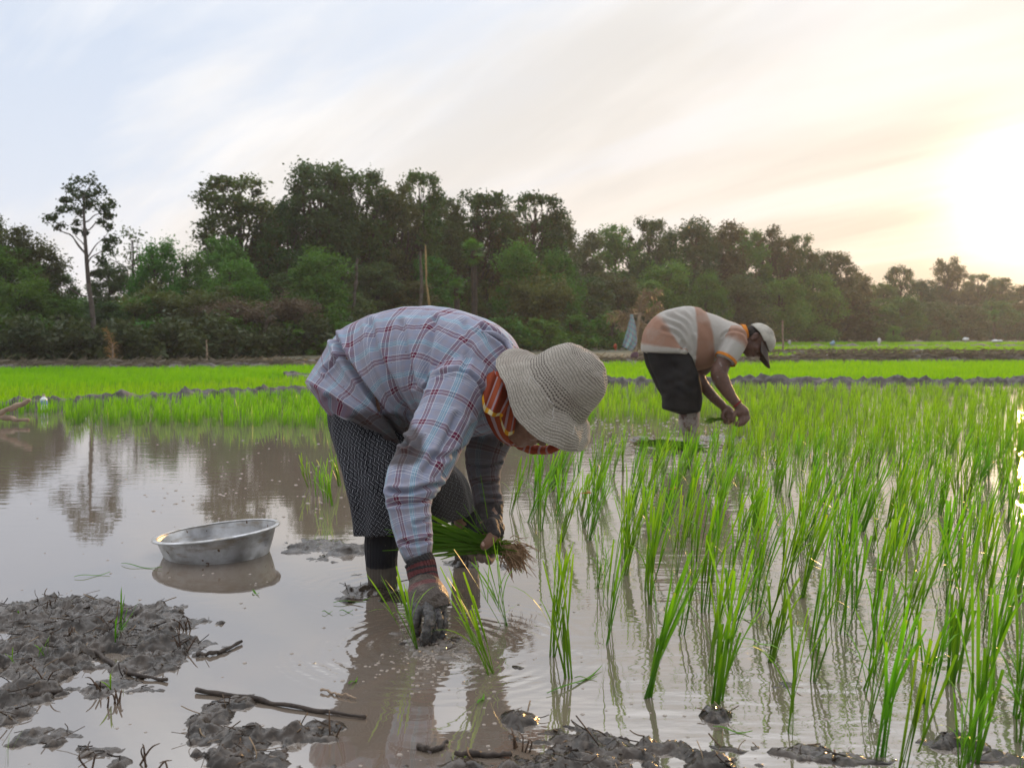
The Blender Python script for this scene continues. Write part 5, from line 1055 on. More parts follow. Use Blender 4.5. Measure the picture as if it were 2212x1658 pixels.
def man():
    root = empty('person', (Q(860, 1480)[0], 7.65, 0), 'person in faded striped polo shirt, black shorts and pale cap bending over the rice', 'person')
    torso = rowsQ([(633, 612, 7.66, 240, .245), (636, 560, 7.66, 248, .24), (655, 515, 7.66, 262, .225), (700, 490, 7.66, 282, .20), (772, 490, 7.66, 300, .195), (860, 488, 7.66, 302, .19), (972, 488, 7.66, 284, .195), (1075, 474, 7.66, 222, .20), (1190, 468, 7.66, 166, .19), (1300, 455, 7.66, 118, .13), (1365, 440, 7.66, 78, .075)])
    sl = rowsQ([(1270, 445, 7.56, 90, .085), (1285, 500, 7.50, 112, .10), (1250, 580, 7.47, 108, .098), (1215, 640, 7.45, 102, .092), (1190, 684, 7.44, 98, .088)])
    slf = rowsQ([(1240, 470, 7.76, 90, .085), (1210, 560, 7.84, 100, .09), (1150, 640, 7.86, 92, .085)])
    L1 = loft(torso, (0, -1, 0), 80, 100); 
    def sw(a): a = a.copy(); a[:, [3, 4]] = a[:, [4, 3]]; return a
    L2 = loft(sw(sl), (-1, 0, 0), 50, 50); L3 = loft(sw(slf), (-1, 0, 0), 40, 40)
    uv = L2[2]; uv[..., 0] = .86 + uv[..., 0] * .42 - .37 * 1; uv3 = L3[2]; uv3[..., 0] += .9 - .37 * 2
    z = lambda *a: [(1295.5 + .2279 * x, 620.7 + .2279 * y) for x, y in a]
    cr = [(z((640, 270), (790, 330), (860, 440), (890, 560), (900, 640)), 4, .014), (z((620, 330), (760, 390), (830, 480), (860, 600)), 4, .012), (z((600, 400), (720, 440), (800, 530), (850, 640)), 4, .012), (z((730, 240), (840, 300), (900, 420)), 4, .010), (z((840, 215), (900, 300), (920, 450)), 4, .006), (z((1150, 470), (1190, 430), (1280, 410), (1370, 440), (1400, 500)), 2.5, .008), (z((1010, 380), (1090, 560), (1080, 690)), 6, .006), (z((1250, 470), (1200, 560), (1160, 610)), 4, .006), (z((770, 600), (790, 560), (775, 520)), 3, .01)]
    garment('polo_shirt', [L1, L2, L3], 0.009, M_POLO, root, cr, (0.005, 6), None, 2)
    def band(rows, nm, side=(0, -1, 0)):
        v, f, _ = loft(rows, side, 10, 48, cap=False); o = link(nm, mesh_np(nm, v, f[0], M_ORANGE), root); s = o.modifiers.new('thickness', 'SOLIDIFY'); s.thickness = .004
    band(rowsQ([(1200, 668, 7.445, 103, .094), (1186, 690, 7.44, 103, .093)]), 'sleeve_band'); band(rowsQ([(1345, 440, 7.66, 88, .085), (1385, 432, 7.66, 78, .072)]), 'collar')
    band(rowsQ([(1160, 628, 7.86, 96, .09), (1145, 648, 7.86, 95, .09)]), 'sleeve_band')
    # shorts: seat and two legs
    near = rowsQ([(640, 560, 7.60, 200, .125), (672, 680, 7.56, 206, .12), (722, 820, 7.52, 196, .115), (762, 940, 7.50, 190, .115), (780, 1050, 7.50, 190, .115), (775, 1120, 7.50, 186, .115), (772, 1158, 7.50, 183, .113)])
    far = rowsQ([(620, 560, 7.78, 215, .10), (640, 680, 7.80, 205, .11), (690, 820, 7.82, 190, .11), (750, 960, 7.84, 180, .11), (775, 1080, 7.85, 175, .11), (770, 1140, 7.85, 172, .11)])
    La, Lb = loft(near, (0, -1, 0), 60, 60), loft(far, (0, -1, 0), 60, 60)
    cr2 = [(z((700, 740), (760, 800), (740, 860)), 6, .012), (z((640, 930), (760, 900), (880, 960)), 6, .010), (z((900, 700), (860, 820), (760, 880)), 5, .008), (z((610, 1000), (720, 960), (800, 1000)), 5, .006)]
    garment('shorts', [La, Lb], 0.010, M_SHORTS, root, cr2, (0.007, 6), None, 2)
    # body
    mb = MB(); C = Q(1470, 512, 7.64); U = unit((.88, 0, .47)); Fw = unit((.45, -.42, -.80)); ax = head(mb, C, U, Fw, 1.16)
    t2 = torso.copy(); t2[:, 3:] *= .85; v, f, _ = loft(t2, (0, -1, 0), 40, 40); mb.add(v, f)
    capsule(mb, [Q(1300, 455, 7.66), Q(1400, 490, 7.65), C - U * .03], [.062, .060, .058])
    v, f, _ = loft(rowsQ([(1275, 470, 7.52, 72), (1230, 590, 7.47, 74), (1180, 690, 7.44, 74), (1140, 770, 7.42, 78), (1128, 815, 7.41, 80), (1150, 880, 7.40, 76), (1200, 970, 7.38, 64), (1258, 1055, 7.36, 50), (1305, 1110, 7.35, 42), (1320, 1140, 7.345, 46)]), (0, -1, 0), 60, 24); mb.add(v, f)
    v, f, _ = loft(rowsQ([(1215, 530, 7.84, 66), (1080, 680, 7.88, 66), (950, 800, 7.90, 62), (940, 850, 7.88, 58), (990, 940, 7.80, 52), (1080, 1045, 7.68, 48), (1160, 1120, 7.56, 40), (1185, 1150, 7.53, 42)]), (0, -1, 0), 60, 24); mb.add(v, f)
    # near hand: palm and bent fingers pushing a seedling in
    v, f, _ = loft(rowsQ([(1315, 1130, 7.345, 46, .030), (1345, 1175, 7.335, 66, .034), (1350, 1215, 7.33, 66, .030)]), (.2, -1, 0), 16, 20); mb.add(v, f)
    kz = .2279 * 7.35 / F
    for pts in ([(1392, 1200, 7.35), (1405, 1232, 7.33), (1385, 1270, 7.31), (1355, 1290, 7.32)], [(1372, 1208, 7.33), (1385, 1250, 7.31), (1362, 1290, 7.30), (1335, 1305, 7.31)], [(1350, 1212, 7.32), (1358, 1256, 7.30), (1335, 1296, 7.29), (1308, 1312, 7.30)], [(1325, 1212, 7.33), (1325, 1256, 7.31), (1305, 1294, 7.30), (1282, 1308, 7.31)], [(1300, 1160, 7.34), (1275, 1205, 7.31), (1268, 1250, 7.30), (1280, 1285, 7.30)]):
        capsule(mb, [Q(*q) for q in pts], [20 * kz, 19 * kz, 17 * kz, 14 * kz], 10)
    # far hand holding a few seedlings
    v, f, _ = loft(rowsQ([(1180, 1140, 7.53, 44, .030), (1215, 1180, 7.50, 60, .034), (1230, 1215, 7.49, 56, .030)]), (.2, -1, 0), 16, 20); mb.add(v, f)
    for pts in ([(1240, 1185, 7.47), (1268, 1215, 7.45), (1262, 1250, 7.44), (1235, 1262, 7.45)], [(1232, 1200, 7.47), (1255, 1238, 7.45), (1242, 1272, 7.44), (1215, 1278, 7.45)], [(1215, 1212, 7.47), (1232, 1252, 7.45), (1215, 1282, 7.44), (1192, 1284, 7.45)], [(1195, 1208, 7.48), (1205, 1250, 7.46), (1190, 1275, 7.45), (1172, 1274, 7.46)], [(1190, 1165, 7.48), (1162, 1200, 7.45), (1170, 1240, 7.44), (1195, 1255, 7.44)]):
        capsule(mb, [Q(*q) for q in pts], [19 * kz, 18 * kz, 16 * kz, 13 * kz], 10)
    for dy, dx in ((0, 0), (.38, 12)):
        d = 7.56 + dy
        v, f, _ = loft(rowsQ([(650, 620, d, 95), (740, 860, d, 95), (815, 1050, d, 100), (842, 1120, d, 96), (842, 1180, d, 93), (838, 1260, d, 94), (838, 1310, d, 92), (852, 1390, d, 78), (862, 1450, d, 70), (864, 1520, d, 68), (866, 1640, d, 70)]) + np.array([dx * kz, 0, 0, 0, 0]), (0, -1, 0), 60, 28); mb.add(v, f)
    V, fs, N = remesh(mb, 0.0065, 2); V += N * (0.002 * fbm(V * 30, 2))[:, None]
    q = pxof(V); dm = 0.30 * (V[:, 2] < .30) * (V[:, 0] < 1.5)
    link('body', mesh_np('body', V, fs, M_SKINM, True, attrs={'dirt_or_shade': dm}), root)
    # hair: back and sides of the head below the cap
    S, Fx, Ux = ax; mb = MB()
    def e(o, r, bb): v, f = ellipsoid(C + (np.asarray(o)) @ ax, ax, r, 20, 30); bb.add(v, f)
    e((0, -.030, .022), (.091, .094, .091), mb)
    V, fs, N = remesh(mb, .006, 1); loc = (V - C) @ ax.T; V = V + N * (0.004 * fbm(V * 70, 3))[:, None]
    keep = lambda q: (loc[q][..., 1].mean(-1) < .030 + .3 * (loc[q][..., 2].mean(-1) - .02)) & ~((np.abs(loc[q][..., 1].mean(-1) + .002) < .028) & (loc[q][..., 2].mean(-1) < .035))
    link('hair', mesh_np('hair', V, [q[keep(q)] for q in fs], M_HAIR), root)
    # cap: dome, and bill as a part of it
    th = np.linspace(0, np.pi * .50, 22)[:, None]; ph = np.linspace(0, 2 * np.pi, 64, endpoint=False)[None]
    rx, ry, rz = .104, .126, .112; dm_ = np.stack(np.broadcast_arrays(np.sin(th) * np.sin(ph) * rx, np.sin(th) * np.cos(ph) * ry, np.cos(th) * rz), -1); dm_[..., 2] += .038 - .10 * np.clip(dm_[..., 1] - .02, 0, 1) * 0
    dm_[..., 2] += 0.012 * (dm_[..., 1] > .06) * (1 - np.cos(th)) + .006 * np.sin(ph * 3) * np.sin(th)
    dm_[..., 1] -= .004
    V = C + dm_.reshape(-1, 3) @ ax; V += (.003 * fbm(V * 25, 2))[:, None] * Ux
    f = grid_faces(22, 64); cen = dm_.reshape(-1, 3)[f].mean(1); f = f[~((cen[:, 1] < -.080) & (cen[:, 2] < .085) & (np.abs(cen[:, 0]) < .045))]
    cap = link('cap', mesh_np('cap', V, f, M_CAP), root); so = cap.modifiers.new('thickness', 'SOLIDIFY'); so.thickness = .004
    a = np.linspace(-1.15, 1.15, 30)[:, None]; u = np.linspace(0, 1, 10)[None]; bl = np.stack(np.broadcast_arrays(np.sin(a) * rx * 1.0, np.cos(a) * ry + u * .118 * np.cos(a) ** .55 - .004, .040 - u * .052 - .02 * np.sin(a) ** 2 * (1 - .2 * u)), -1)
    b = link('bill', mesh_np('bill', C + bl.reshape(-1, 3) @ ax, grid_faces(30, 10, False), M_CAPD), cap); so = b.modifiers.new('thickness', 'SOLIDIFY'); so.thickness = .005
    v, f, _ = loft(rowsQ([(1296, 1098, 7.352, 47), (1303, 1106, 7.351, 47)]), (0, -1, 0), 3, 24, cap=False); o = link('wrist_thread', mesh_np('wrist_thread', v, f[0], simple('red_thread', (.3, .02, .03))), root); o.modifiers.new('thickness', 'SOLIDIFY').thickness = .004
    return root
MAN = man()
def laid_bundle(root_, tip_, n, name, label, sr, st, wid):
    g2 = np.random.default_rng(int(root_[0] * 100) % 97); o = empty(name, root_, label, 'seedling bundle'); mb = MB()
    strands_mesh(mb, g2, n, np.asarray(root_), root_ + (np.asarray(tip_) - root_) * .35 + [0, 0, .012], np.asarray(tip_), np.array(sr), np.array(sr), np.array(st), wid, (0.0, .9))
    link('leaves', mb.mesh('leaves', M_BUNDLE, False), o); mb = MB()
    for k in range(40):
        a = np.asarray(root_) + g2.normal(0, 1, 3) * sr; d = unit(root_ - np.asarray(tip_) + g2.normal(0, .15, 3)); v, f = tube([a, a + d * g2.uniform(.03, .07)], [.003, .001], 4, 3); mb.add(v, f)
    link('roots', mb.mesh('roots', M_ROOT), o)
laid_bundle(G(1383, 966) + [0, 0, .03], G(1515, 972) + [0, 0, .03], 190, 'seedling_bundle', 'bundle of seedlings lying flat on the water at the foot of the second worker', (.02, .03, .014), (.05, .05, .022), .009)
laid_bundle(Q(1215, 1262, 7.45), Q(985, 1248, 7.5), 34, 'seedling_bundle', 'small handful of seedlings between the hands of the second worker', (.008, .01, .006), (.03, .03, .016), .008)
# ================================================================ SMALL THINGS
# ---- aluminium basin, tilted in the shallow water
def alu(name, k=0.0):
    m, t = mat(name); co = t.n('ShaderNodeTexCoord').outputs['Object']
    n = t.noise(co, 16, 6, .65); n2 = t.noise(co, 55, 5, .6); n3 = t.noise(t.mapping(co, scale=(6, 6, 26)), 1.5, 4, .6); sp = t.noise(co, 30, 2, .5)
    c = t.mix(t.maprange(n, .3, .7), (0.45, 0.46, 0.48), (0.30, 0.30, 0.29)); c = t.mix(t.maprange(n3, .5, .72, 0, .75), c, (0.22, 0.18, 0.13)); c = t.mix(t.maprange(sp, .70, .74), c, (0.10, 0.06, 0.035))
    dirt_or_shade = t.maprange(n, .48, .66)
    finish(t, principled(t, c, t.math('MULTIPLY_ADD', dirt_or_shade, .25, .40), bump(t, n2, .0012, .5), Metallic=t.math('MULTIPLY_ADD', dirt_or_shade, -.45, .88)).outputs[0]); return m
M_ALU = alu('dull_aluminium')
def basin():
    c = P(474, 1213, 3.84); root = empty('basin', (c[0], c[1], 0), 'dented grey aluminium washing basin tilted in the shallow muddy water', 'basin')
    tilt = Matrix.Rotation(R(-5.8), 3, 'Y') @ Matrix.Rotation(R(-1.2), 3, 'X'); M3 = np.array(tilt)
    outer = [(.004, -.030), (.10, -.030), (.165, -.028), (.183, -.018), (.194, .005), (.210, .045), (.221, .080), (.2260, .094)]
    inner = [(.2240, .094), (.219, .080), (.208, .045), (.192, .006), (.181, -.016), (.163, -.0255), (.10, -.0275), (.004, -.0275)]
    pr = np.vstack([catmull(outer, 60), catmull(inner, 60)]); na = 120; th = np.linspace(0, 2 * np.pi, na, endpoint=False)
    dent = 1 - 0.05 * np.exp(-((th - 2.15) / .16) ** 2)[None] * np.clip(pr[:, 1:2] / .10, 0, 1) + .004 * np.sin(3 * th)[None]
    v = np.stack([pr[:, 0:1] * dent * np.cos(th), pr[:, 0:1] * dent * np.sin(th), pr[:, 1:2] * np.ones((1, na))], -1).reshape(-1, 3) @ M3.T + [c[0], c[1], -.010]
    link('bowl', mesh_np('bowl', v, grid_faces(len(pr), na), M_ALU), root)
    d2 = 1 - 0.05 * np.exp(-((th - 2.15) / .16) ** 2) + .004 * np.sin(3 * th); a = np.linspace(0, 2 * np.pi, 14, endpoint=False)
    prr = np.column_stack([.2325 + .0095 * np.cos(a), .096 + .0048 * np.sin(a) - .12 * (.0095 * np.cos(a))]); v = np.stack([prr[:, 0:1] * d2 * np.cos(th), prr[:, 0:1] * d2 * np.sin(th), prr[:, 1:2] * np.ones((1, na))], -1).reshape(-1, 3) @ M3.T + [c[0], c[1], -.010]
    f = grid_faces(14, na); f = np.vstack([f, np.stack([13 * na + np.arange(na), 13 * na + (np.arange(na) + 1) % na, (np.arange(na) + 1) % na, np.arange(na)], 1)])
    link('rim', mesh_np('rim', v, f, alu('rim_aluminium')), root)
basin()
# ---- sticks and driftwood
M_STICK = simple('wet_stick', (0.075, 0.060, 0.050), (0.035, 0.028, 0.024), .5, 40, .006)
M_WOOD = simple('bleached_wood', (0.34, 0.26, 0.19), (0.20, 0.15, 0.11), .85, 12, .01)
M_STUB = simple('rotten_straw', (0.13, 0.085, 0.055), (0.05, 0.035, 0.028), .7, 60, .004)
def stick(name, pts, rad, m, label, cat, grp=None, wob=.0015, na=8):
    g2 = np.random.default_rng(int(abs(pts[0][0] * 7 + pts[-1][1])) % 999); p = np.array([P(*q[:2], q[2]) if len(q) == 3 else G(q[0], q[1], .006) for q in pts]); p = catmull(p, 14) if len(p) > 2 else p[0] + (p[1] - p[0]) * np.linspace(0, 1, 14)[:, None]
    p = p + g2.normal(0, wob, p.shape); v, f = tube(p, np.linspace(rad[0], rad[1], 14) * (1 + .15 * g2.normal(size=14)), na, 44); mb = MB(); mb.add(v, f)
    o = link(name, mb.mesh(name, m), None); return tag(o, label, cat, grp)
stick('stick', [(425, 1490), (520, 1503), (640, 1525), (790, 1547)], (.0062, .004), M_STICK, 'long thin dark stick lying half sunk in front of the planting hand', 'stick')
stick('stick', [(195, 1400), (240, 1430), (285, 1455), (362, 1467)], (.0075, .004), M_STICK, 'crooked dark stick sliding off the left mud bank into the water', 'stick')
stick('stick', [(0, 1507), (60, 1500), (135, 1492)], (.008, .006), M_STICK, 'short stick on the small mud patch at the left edge', 'stick')
stick('stick', [(425, 1412), (470, 1408), (522, 1385)], (.006, .004), M_STICK, 'thin dark twig floating at the right end of the left mud bank', 'stick')
stick('stick', [(985, 1627), (1105, 1628)], (.006, .006), M_STICK, 'straight short dark stick in front of the bottom mud ridge', 'stick')
stick('stick', [(690, 1488), (730, 1497), (770, 1505)], (.003, .002), M_WOOD, 'pale straw floating above the long stick', 'straw')
stick('stick', [(905, 1610), (935, 1618), (965, 1600)], (.006, .004), M_STICK, 'bent dark twig left of the straight short stick', 'stick')
stick('driftwood', [(-70, 925, 9.4), (0, 892, 9.4), (66, 863, 9.4)], (.030, .022), M_WOOD, 'pale bare branch slanting up at the left edge of the paddy', 'driftwood', wob=.006, na=12)
stick('driftwood', [(-60, 888, 9.5), (0, 900, 9.4), (60, 908, 9.3)], (.026, .018), M_WOOD, 'pale bare branch lying low under the slanting one', 'driftwood', wob=.006, na=12)
stick('pole', [(445, 792, 26), (447, 770, 26), (446, 735, 26)], (.028, .022), M_WOOD, 'thin grey stake standing before the left wood', 'pole', wob=.004)
stick('pole', [(1691, 752, 34), (1690, 715, 34), (1690, 692, 34)], (.035, .03), M_WOOD, 'upright stake on the bank right of the pale cap', 'pole', wob=.004)
stick('bamboo_pole', [(930, 700, 39), (927, 660, 39), (921, 610, 39), (919, 530, 39)], (.045, .03), simple('yellow_bamboo', (.36, .26, .12), (.26, .19, .09), .6, 6), 'tall bent yellow bamboo pole against the dark wood above her back', 'bamboo pole', wob=.006)
stick('dead_trunk', [(905, 690, 38.5), (910, 620, 38.5), (907, 545, 38.5)], (.075, .05), M_BARK, 'straight bare trunk beside the yellow bamboo pole', 'tree trunk', wob=.006)
for i, (pts, lb) in enumerate(([[(1040-280, 700, 38), (768, 620, 38), (772, 560, 38)], 'slim grey trunk rising right of the round bright tree'], [[(545, 740, 33.6), (552, 700, 33.6), (545, 670, 33.6)], 'twisted bare stem at the foot of the brown bush'], [[(568, 745, 33.6), (572, 705, 33.6), (590, 680, 33.6)], 'second twisted bare stem below the brown bush'])):
    stick('bare_trunk', pts, (.07, .045), M_BARK, lb, 'tree trunk', wob=.02)
# ---- stubble, broken stalks and weeds on the mud
def tuft(px, py, n, h, seed, label, m=M_STUB, spread=1.2, rad=.0022):
    g2 = np.random.default_rng(seed); b = G(px, py, .02); mb = MB()
    for k in range(max(2, n // 2 + 1)):
        a = b + g2.normal(0, .010, 3) * [1, 1, 0]; d = unit([g2.normal(0, spread), g2.normal(0, spread), 1]); L = h * g2.uniform(.3, .9); v, f = tube([a - [0, 0, .02], a + d * L * .6, a + d * L + g2.normal(0, .006, 3)], [rad, rad * .8, rad * .35], 6, 8); mb.add(v, f)
    return tag(link('stubble', mb.mesh('stubble', m)), label, 'stubble', 'broken stubble sticking out of the mud')
for i, (px, py, n, h, lb) in enumerate(((112, 1302, 4, .035, 'small brown stub on the far edge of the left mud bank'), (245, 1345, 9, .06, 'ragged dark rice stump on the left mud bank'), (150, 1365, 8, .03, 'flattened brown straw tuft on the left mud bank'), (400, 1345, 8, .04, 'dark straw heap at the right of the left mud bank'), (390, 1395, 6, .05, 'dark stump on the right slope of the left mud bank'),
    (100, 1470, 3, .07, 'bent brown stalk in the pool of the left mud bank'), (215, 1480, 4, .06, 'brown stalk on the small mud island'), (255, 1500, 10, .02, 'row of straw bits on the small mud island'), (300, 1635, 5, .05, 'dark hooked stub near the bottom left'), (352, 1655, 3, .04, 'tiny dark stub at the bottom edge'), (1112, 1590, 4, .04, 'dark stub on the bottom mud ridge'), (1140, 1600, 4, .035, 'brown slanting stub on the bottom mud ridge'), (720, 1570, 3, .045, 'thin brown stalk on the middle mud patch'), (195, 1640, 2, .05, 'thin stalk in the small bottom mud patch'))):
    tuft(px, py, n, h, 40 + i, lb)
def weed(px, py, h, n, seed, label):
    g2 = np.random.default_rng(seed); b = G(px, py, .02); mb = MB(); v, f, t = blades(np.repeat(b[None], n, 0) + g2.normal(0, .006, (n, 3)) * [1, 1, 0], g2.normal(0, 1.4, n), np.abs(g2.normal(.25, .25, n)), h * g2.uniform(.5, 1.1, n), g2.uniform(.003, .006, n), np.abs(g2.normal(.3, .3, n)), g2, 6, .1, .7)
    mb.add(v, f, tone=np.tile(np.repeat(np.linspace(.1, .8, 6), 2), n)); tag(link('weed', mb.mesh('weed', M_RICE, False)), label, 'weed')
for i, (px, py, h, n, lb) in enumerate(((262, 1365, .13, 6, 'tallest grassy weed on the left mud bank'), (250, 1385, .08, 5, 'low green weed in front of the tallest weed'), (95, 1415, .05, 4, 'small green shoot on the left mud bank'), (30, 1430, .04, 3, 'green shoot near the left edge of the mud bank'), (15, 1655, .09, 4, 'weed at the bottom left corner'), (235, 1490, .05, 3, 'green blade on the small mud island'), (35, 1330, .03, 3, 'tiny shoot at the far left of the mud bank'))):
    weed(px, py, h, n, 70 + i, lb)
# ---- loose leaves floating on the water
M_FLOAT = leafmat('cut_leaf', (0.05, 0.14, 0.02), (0.12, 0.26, 0.02), .3, .1)
FL = [((262, 1217), (350, 1227), 'long cut leaf floating left of the basin'), ((160, 1246), (238, 1237), 'cut leaf floating far left of the basin'), ((720, 1302), (800, 1293), 'flat cut leaf floating beside the boot'), ((695, 1322), (718, 1322), 'short cut leaf piece left of the planting hand'), ((733, 1320), (762, 1320), 'dark short leaf piece beside another left of the hand'), ((1240, 1465), (1290, 1462), 'leaf piece at the foot of the tall lone seedling'), ((1540, 1570), (1625, 1582), 'leaf floating by the mud clod on the right'), ((1180, 1498), (1300, 1440), 'long curved blade drifting below the front seedlings'), ((1480, 1270), (1560, 1290), 'leaf afloat among the planted rows'), ((1850, 1275), (1920, 1262), 'leaf afloat between rows on the right'), ((752, 1478), (772, 1465), 'small bright leaf piece above the long stick'), ((545, 1275), (560, 1283), 'bright crumb of leaf by the basin reflection'), ((1030, 1520), (1045, 1500), 'pale green leaf piece in her reflection'), ((1640, 1350), (1590, 1330), 'leaf lying between the front rows'), ((2010, 1090), (2075, 1100), 'leaf lying among the rear rows')]
for (a, b, lb) in FL:
    p0, p1 = G(*a, .003), G(*b, .003); t = np.linspace(0, 1, 9)[:, None]; n_ = np.cross(unit(p1 - p0), [0, 0, 1]); L = np.linalg.norm(p1 - p0); w_ = np.interp(t[:, 0], [0, .3, .7, 1], [.0015, .004, .0035, .0006])[:, None] * n_
    p = p0 + (p1 - p0) * t + n_ * (.06 * L * np.sin(np.pi * t)); p[:, 2] += .004 * np.sin(t[:, 0] * 7) + .002; v = np.stack([p - w_, p + [0, 0, .0015], p + w_], 1).reshape(-1, 3)
    f = np.concatenate([np.array([[3 * i, 3 * i + 1, 3 * i + 4, 3 * i + 3], [3 * i + 1, 3 * i + 2, 3 * i + 5, 3 * i + 4]]) for i in range(8)])
    me = mesh_np('floating_leaf', v, f, M_FLOAT, attrs={'tone': np.repeat(np.linspace(.2, .8, 9), 3)}); tag(link('floating_leaf', me), lb, 'leaf', 'cut leaves floating on the water')
# ---- foam bubbles and specks, past counting
def foam():
    g2 = np.random.default_rng(5); mb = MB(); spots = []
    for k in range(130): spots.append((g2.uniform(0, 1100), 1658 - 600 * g2.random() ** .7, g2.uniform(.002, .0065)))
    for k in range(260): spots.append((g2.uniform(1000, 2211), 1658 - 700 * g2.random() ** .8, g2.uniform(.002, .006)))
    for k in range(160): a = g2.normal(0, 1, 2); spots.append((930 + a[0] * 60, 1410 + abs(a[1]) * 28, g2.uniform(.002, .006)))
    for k in range(110): spots.append((g2.uniform(250, 760), g2.uniform(940, 1120), g2.uniform(.004, .011)))
    for k in range(420): spots.append((g2.uniform(1270, 1620), g2.uniform(900, 1000), g2.uniform(.004, .014)))
    th = np.linspace(0, 2 * np.pi, 10, endpoint=False); fr = np.linspace(0, np.pi / 2, 4)
    for px, py, r in spots:
        c = G(px, py); q = np.concatenate([np.column_stack([np.cos(th) * np.cos(a) * r, np.sin(th) * np.cos(a) * r * .9, np.full(10, np.sin(a) * r * .45)]) for a in fr[:3]] + [np.array([[0, 0, r * .45]])]) + c
        mb.add(q, [grid_faces(3, 10), np.array([[20 + i, 20 + (i + 1) % 10, 30] for i in range(10)])])
    m, t = mat('water_film'); finish(t, principled(t, (0.24, 0.20, 0.165), .06, None, IOR=1.6).outputs[0])
    tag(link('foam_bubbles', mb.mesh('foam_bubbles', m)), 'bubbles and flecks of foam on the water', kind='stuff')
foam()
# splash of mud round the planting hand
def splash():
    g2 = np.random.default_rng(8); mb = MB()
    for k in range(46):
        a = g2.normal(0, 1, 2); c = G(932 + a[0] * 30, 1402 + a[1] * 13); r = g2.uniform(.005, .020); v, f = ellipsoid(c + [0, 0, -.002], np.eye(3), (r * g2.uniform(.8, 1.8), r, r * g2.uniform(.3, .9)), 10, 14); v += (.3 * r * fbm(v * 90, 2))[:, None] * np.array([.3, .3, 1]); mb.add(v, f)
    tag(link('mud_splash', mb.mesh('mud_splash', simple('splashed_mud', (0.16, .135, .115), (.10, .085, .07), .12, 90, .003))), 'wet mud churned up round the planting hand', kind='stuff')
splash()
# ---- bottle on the bund
def bottle():
    c = G(95, 884, 0.02); root = empty('bottle', c, 'white plastic bottle with a blue label left on the bund', 'bottle'); mb = MB()
    pr = catmull([(.002, 0), (.034, .0), (.037, .02), (.036, .06), (.037, .10), (.034, .118), (.016, .135), (.014, .15), (.002, .151)], 40); th = np.linspace(0, 2 * np.pi, 24, endpoint=False); s = 1.0
    def lat(p): return np.stack([p[:, :1] * np.cos(th), p[:, :1] * np.sin(th), p[:, 1:] * np.ones((1, 24))], -1).reshape(-1, 3) * s + c
    mb.add(lat(pr), grid_faces(40, 24)); link('flask', mb.mesh('flask', simple('white_plastic', (.72, .74, .78), (.6, .63, .68), .35, 20)), root)
    mb = MB(); mb.add(lat(np.array([(.0385, .055), (.0385, .10)])), grid_faces(2, 24)); link('paper_label', mb.mesh('paper_label', simple('blue_label', (.05, .12, .5), (.4, .5, .75), .5, 60)), root)
    mb = MB(); mb.add(lat(np.array([(.0155, .150), (.0155, .170), (.001, .171)])), grid_faces(3, 24)); link('cap', mb.mesh('cap', simple('bottle_cap', (.45, .35, .25))), root)
bottle()
# ---- dry plume at the foot of the wood, left
def frond(mb, pts, L, n, g2, droop=.4, wid=.02):
    p = catmull(pts, n); v, f = tube(p, np.linspace(.02, .005, n), 5, n * 2); mb.add(v, f, tone=.4)
    T = np.gradient(p, axis=0); T /= np.linalg.norm(T, axis=1)[:, None]
    for i in range(2, n):
        for s in (-1, 1):
            for r in range(2):
                d = unit(np.cross(T[i], [0, 1, 0]) * s * .8 + T[i] * .7 + g2.normal(0, .25, 3)); l = L * (1 - .5 * i / n) * g2.uniform(.6, 1.1); q1 = p[i] + d * l * .55; q2 = p[i] + d * l - np.array([0, 0, droop * l]); wv = unit(np.cross(d, g2.normal(size=3))) * wid * .5
                mb.add([p[i] - wv * .6, p[i] + wv * .6, q1 + wv, q2, q1 - wv], [np.array([[0, 1, 2, 4]]), np.array([[2, 3, 4]])], tone=g2.random())
M_DRYF = leafmat('dry_frond', (0.16, 0.125, 0.09), (0.30, 0.24, 0.18), .2, .05); M_ORF = leafmat('orange_frond', (0.20, 0.115, 0.06), (0.34, 0.21, 0.11), .3, .05)
g2 = np.random.default_rng(15); d = 25.5; b = P(242, 790, d); o = empty('dry_palm_leaf', b, 'orange brown dry palm leaf stuck upright on the left bank', 'palm leaf'); mb = MB()
frond(mb, [P(243, 790, d), P(243, 760, d), P(240, 735, d), P(228, 712, d)], .34, 22, g2, .35, .014); frond(mb, [P(243, 790, d), P(241, 765, d), P(232, 752, d)], .25, 12, g2, .5, .012); link('leaf', mb.mesh('leaf', M_ORF, False), o)
mb = MB(); v, f = tube([P(244, 797, d), P(244, 770, d), P(243, 742, d)], [.035, .03, .015], 7, 10); mb.add(v, f); link('stalk', mb.mesh('stalk', M_WOOD), o)
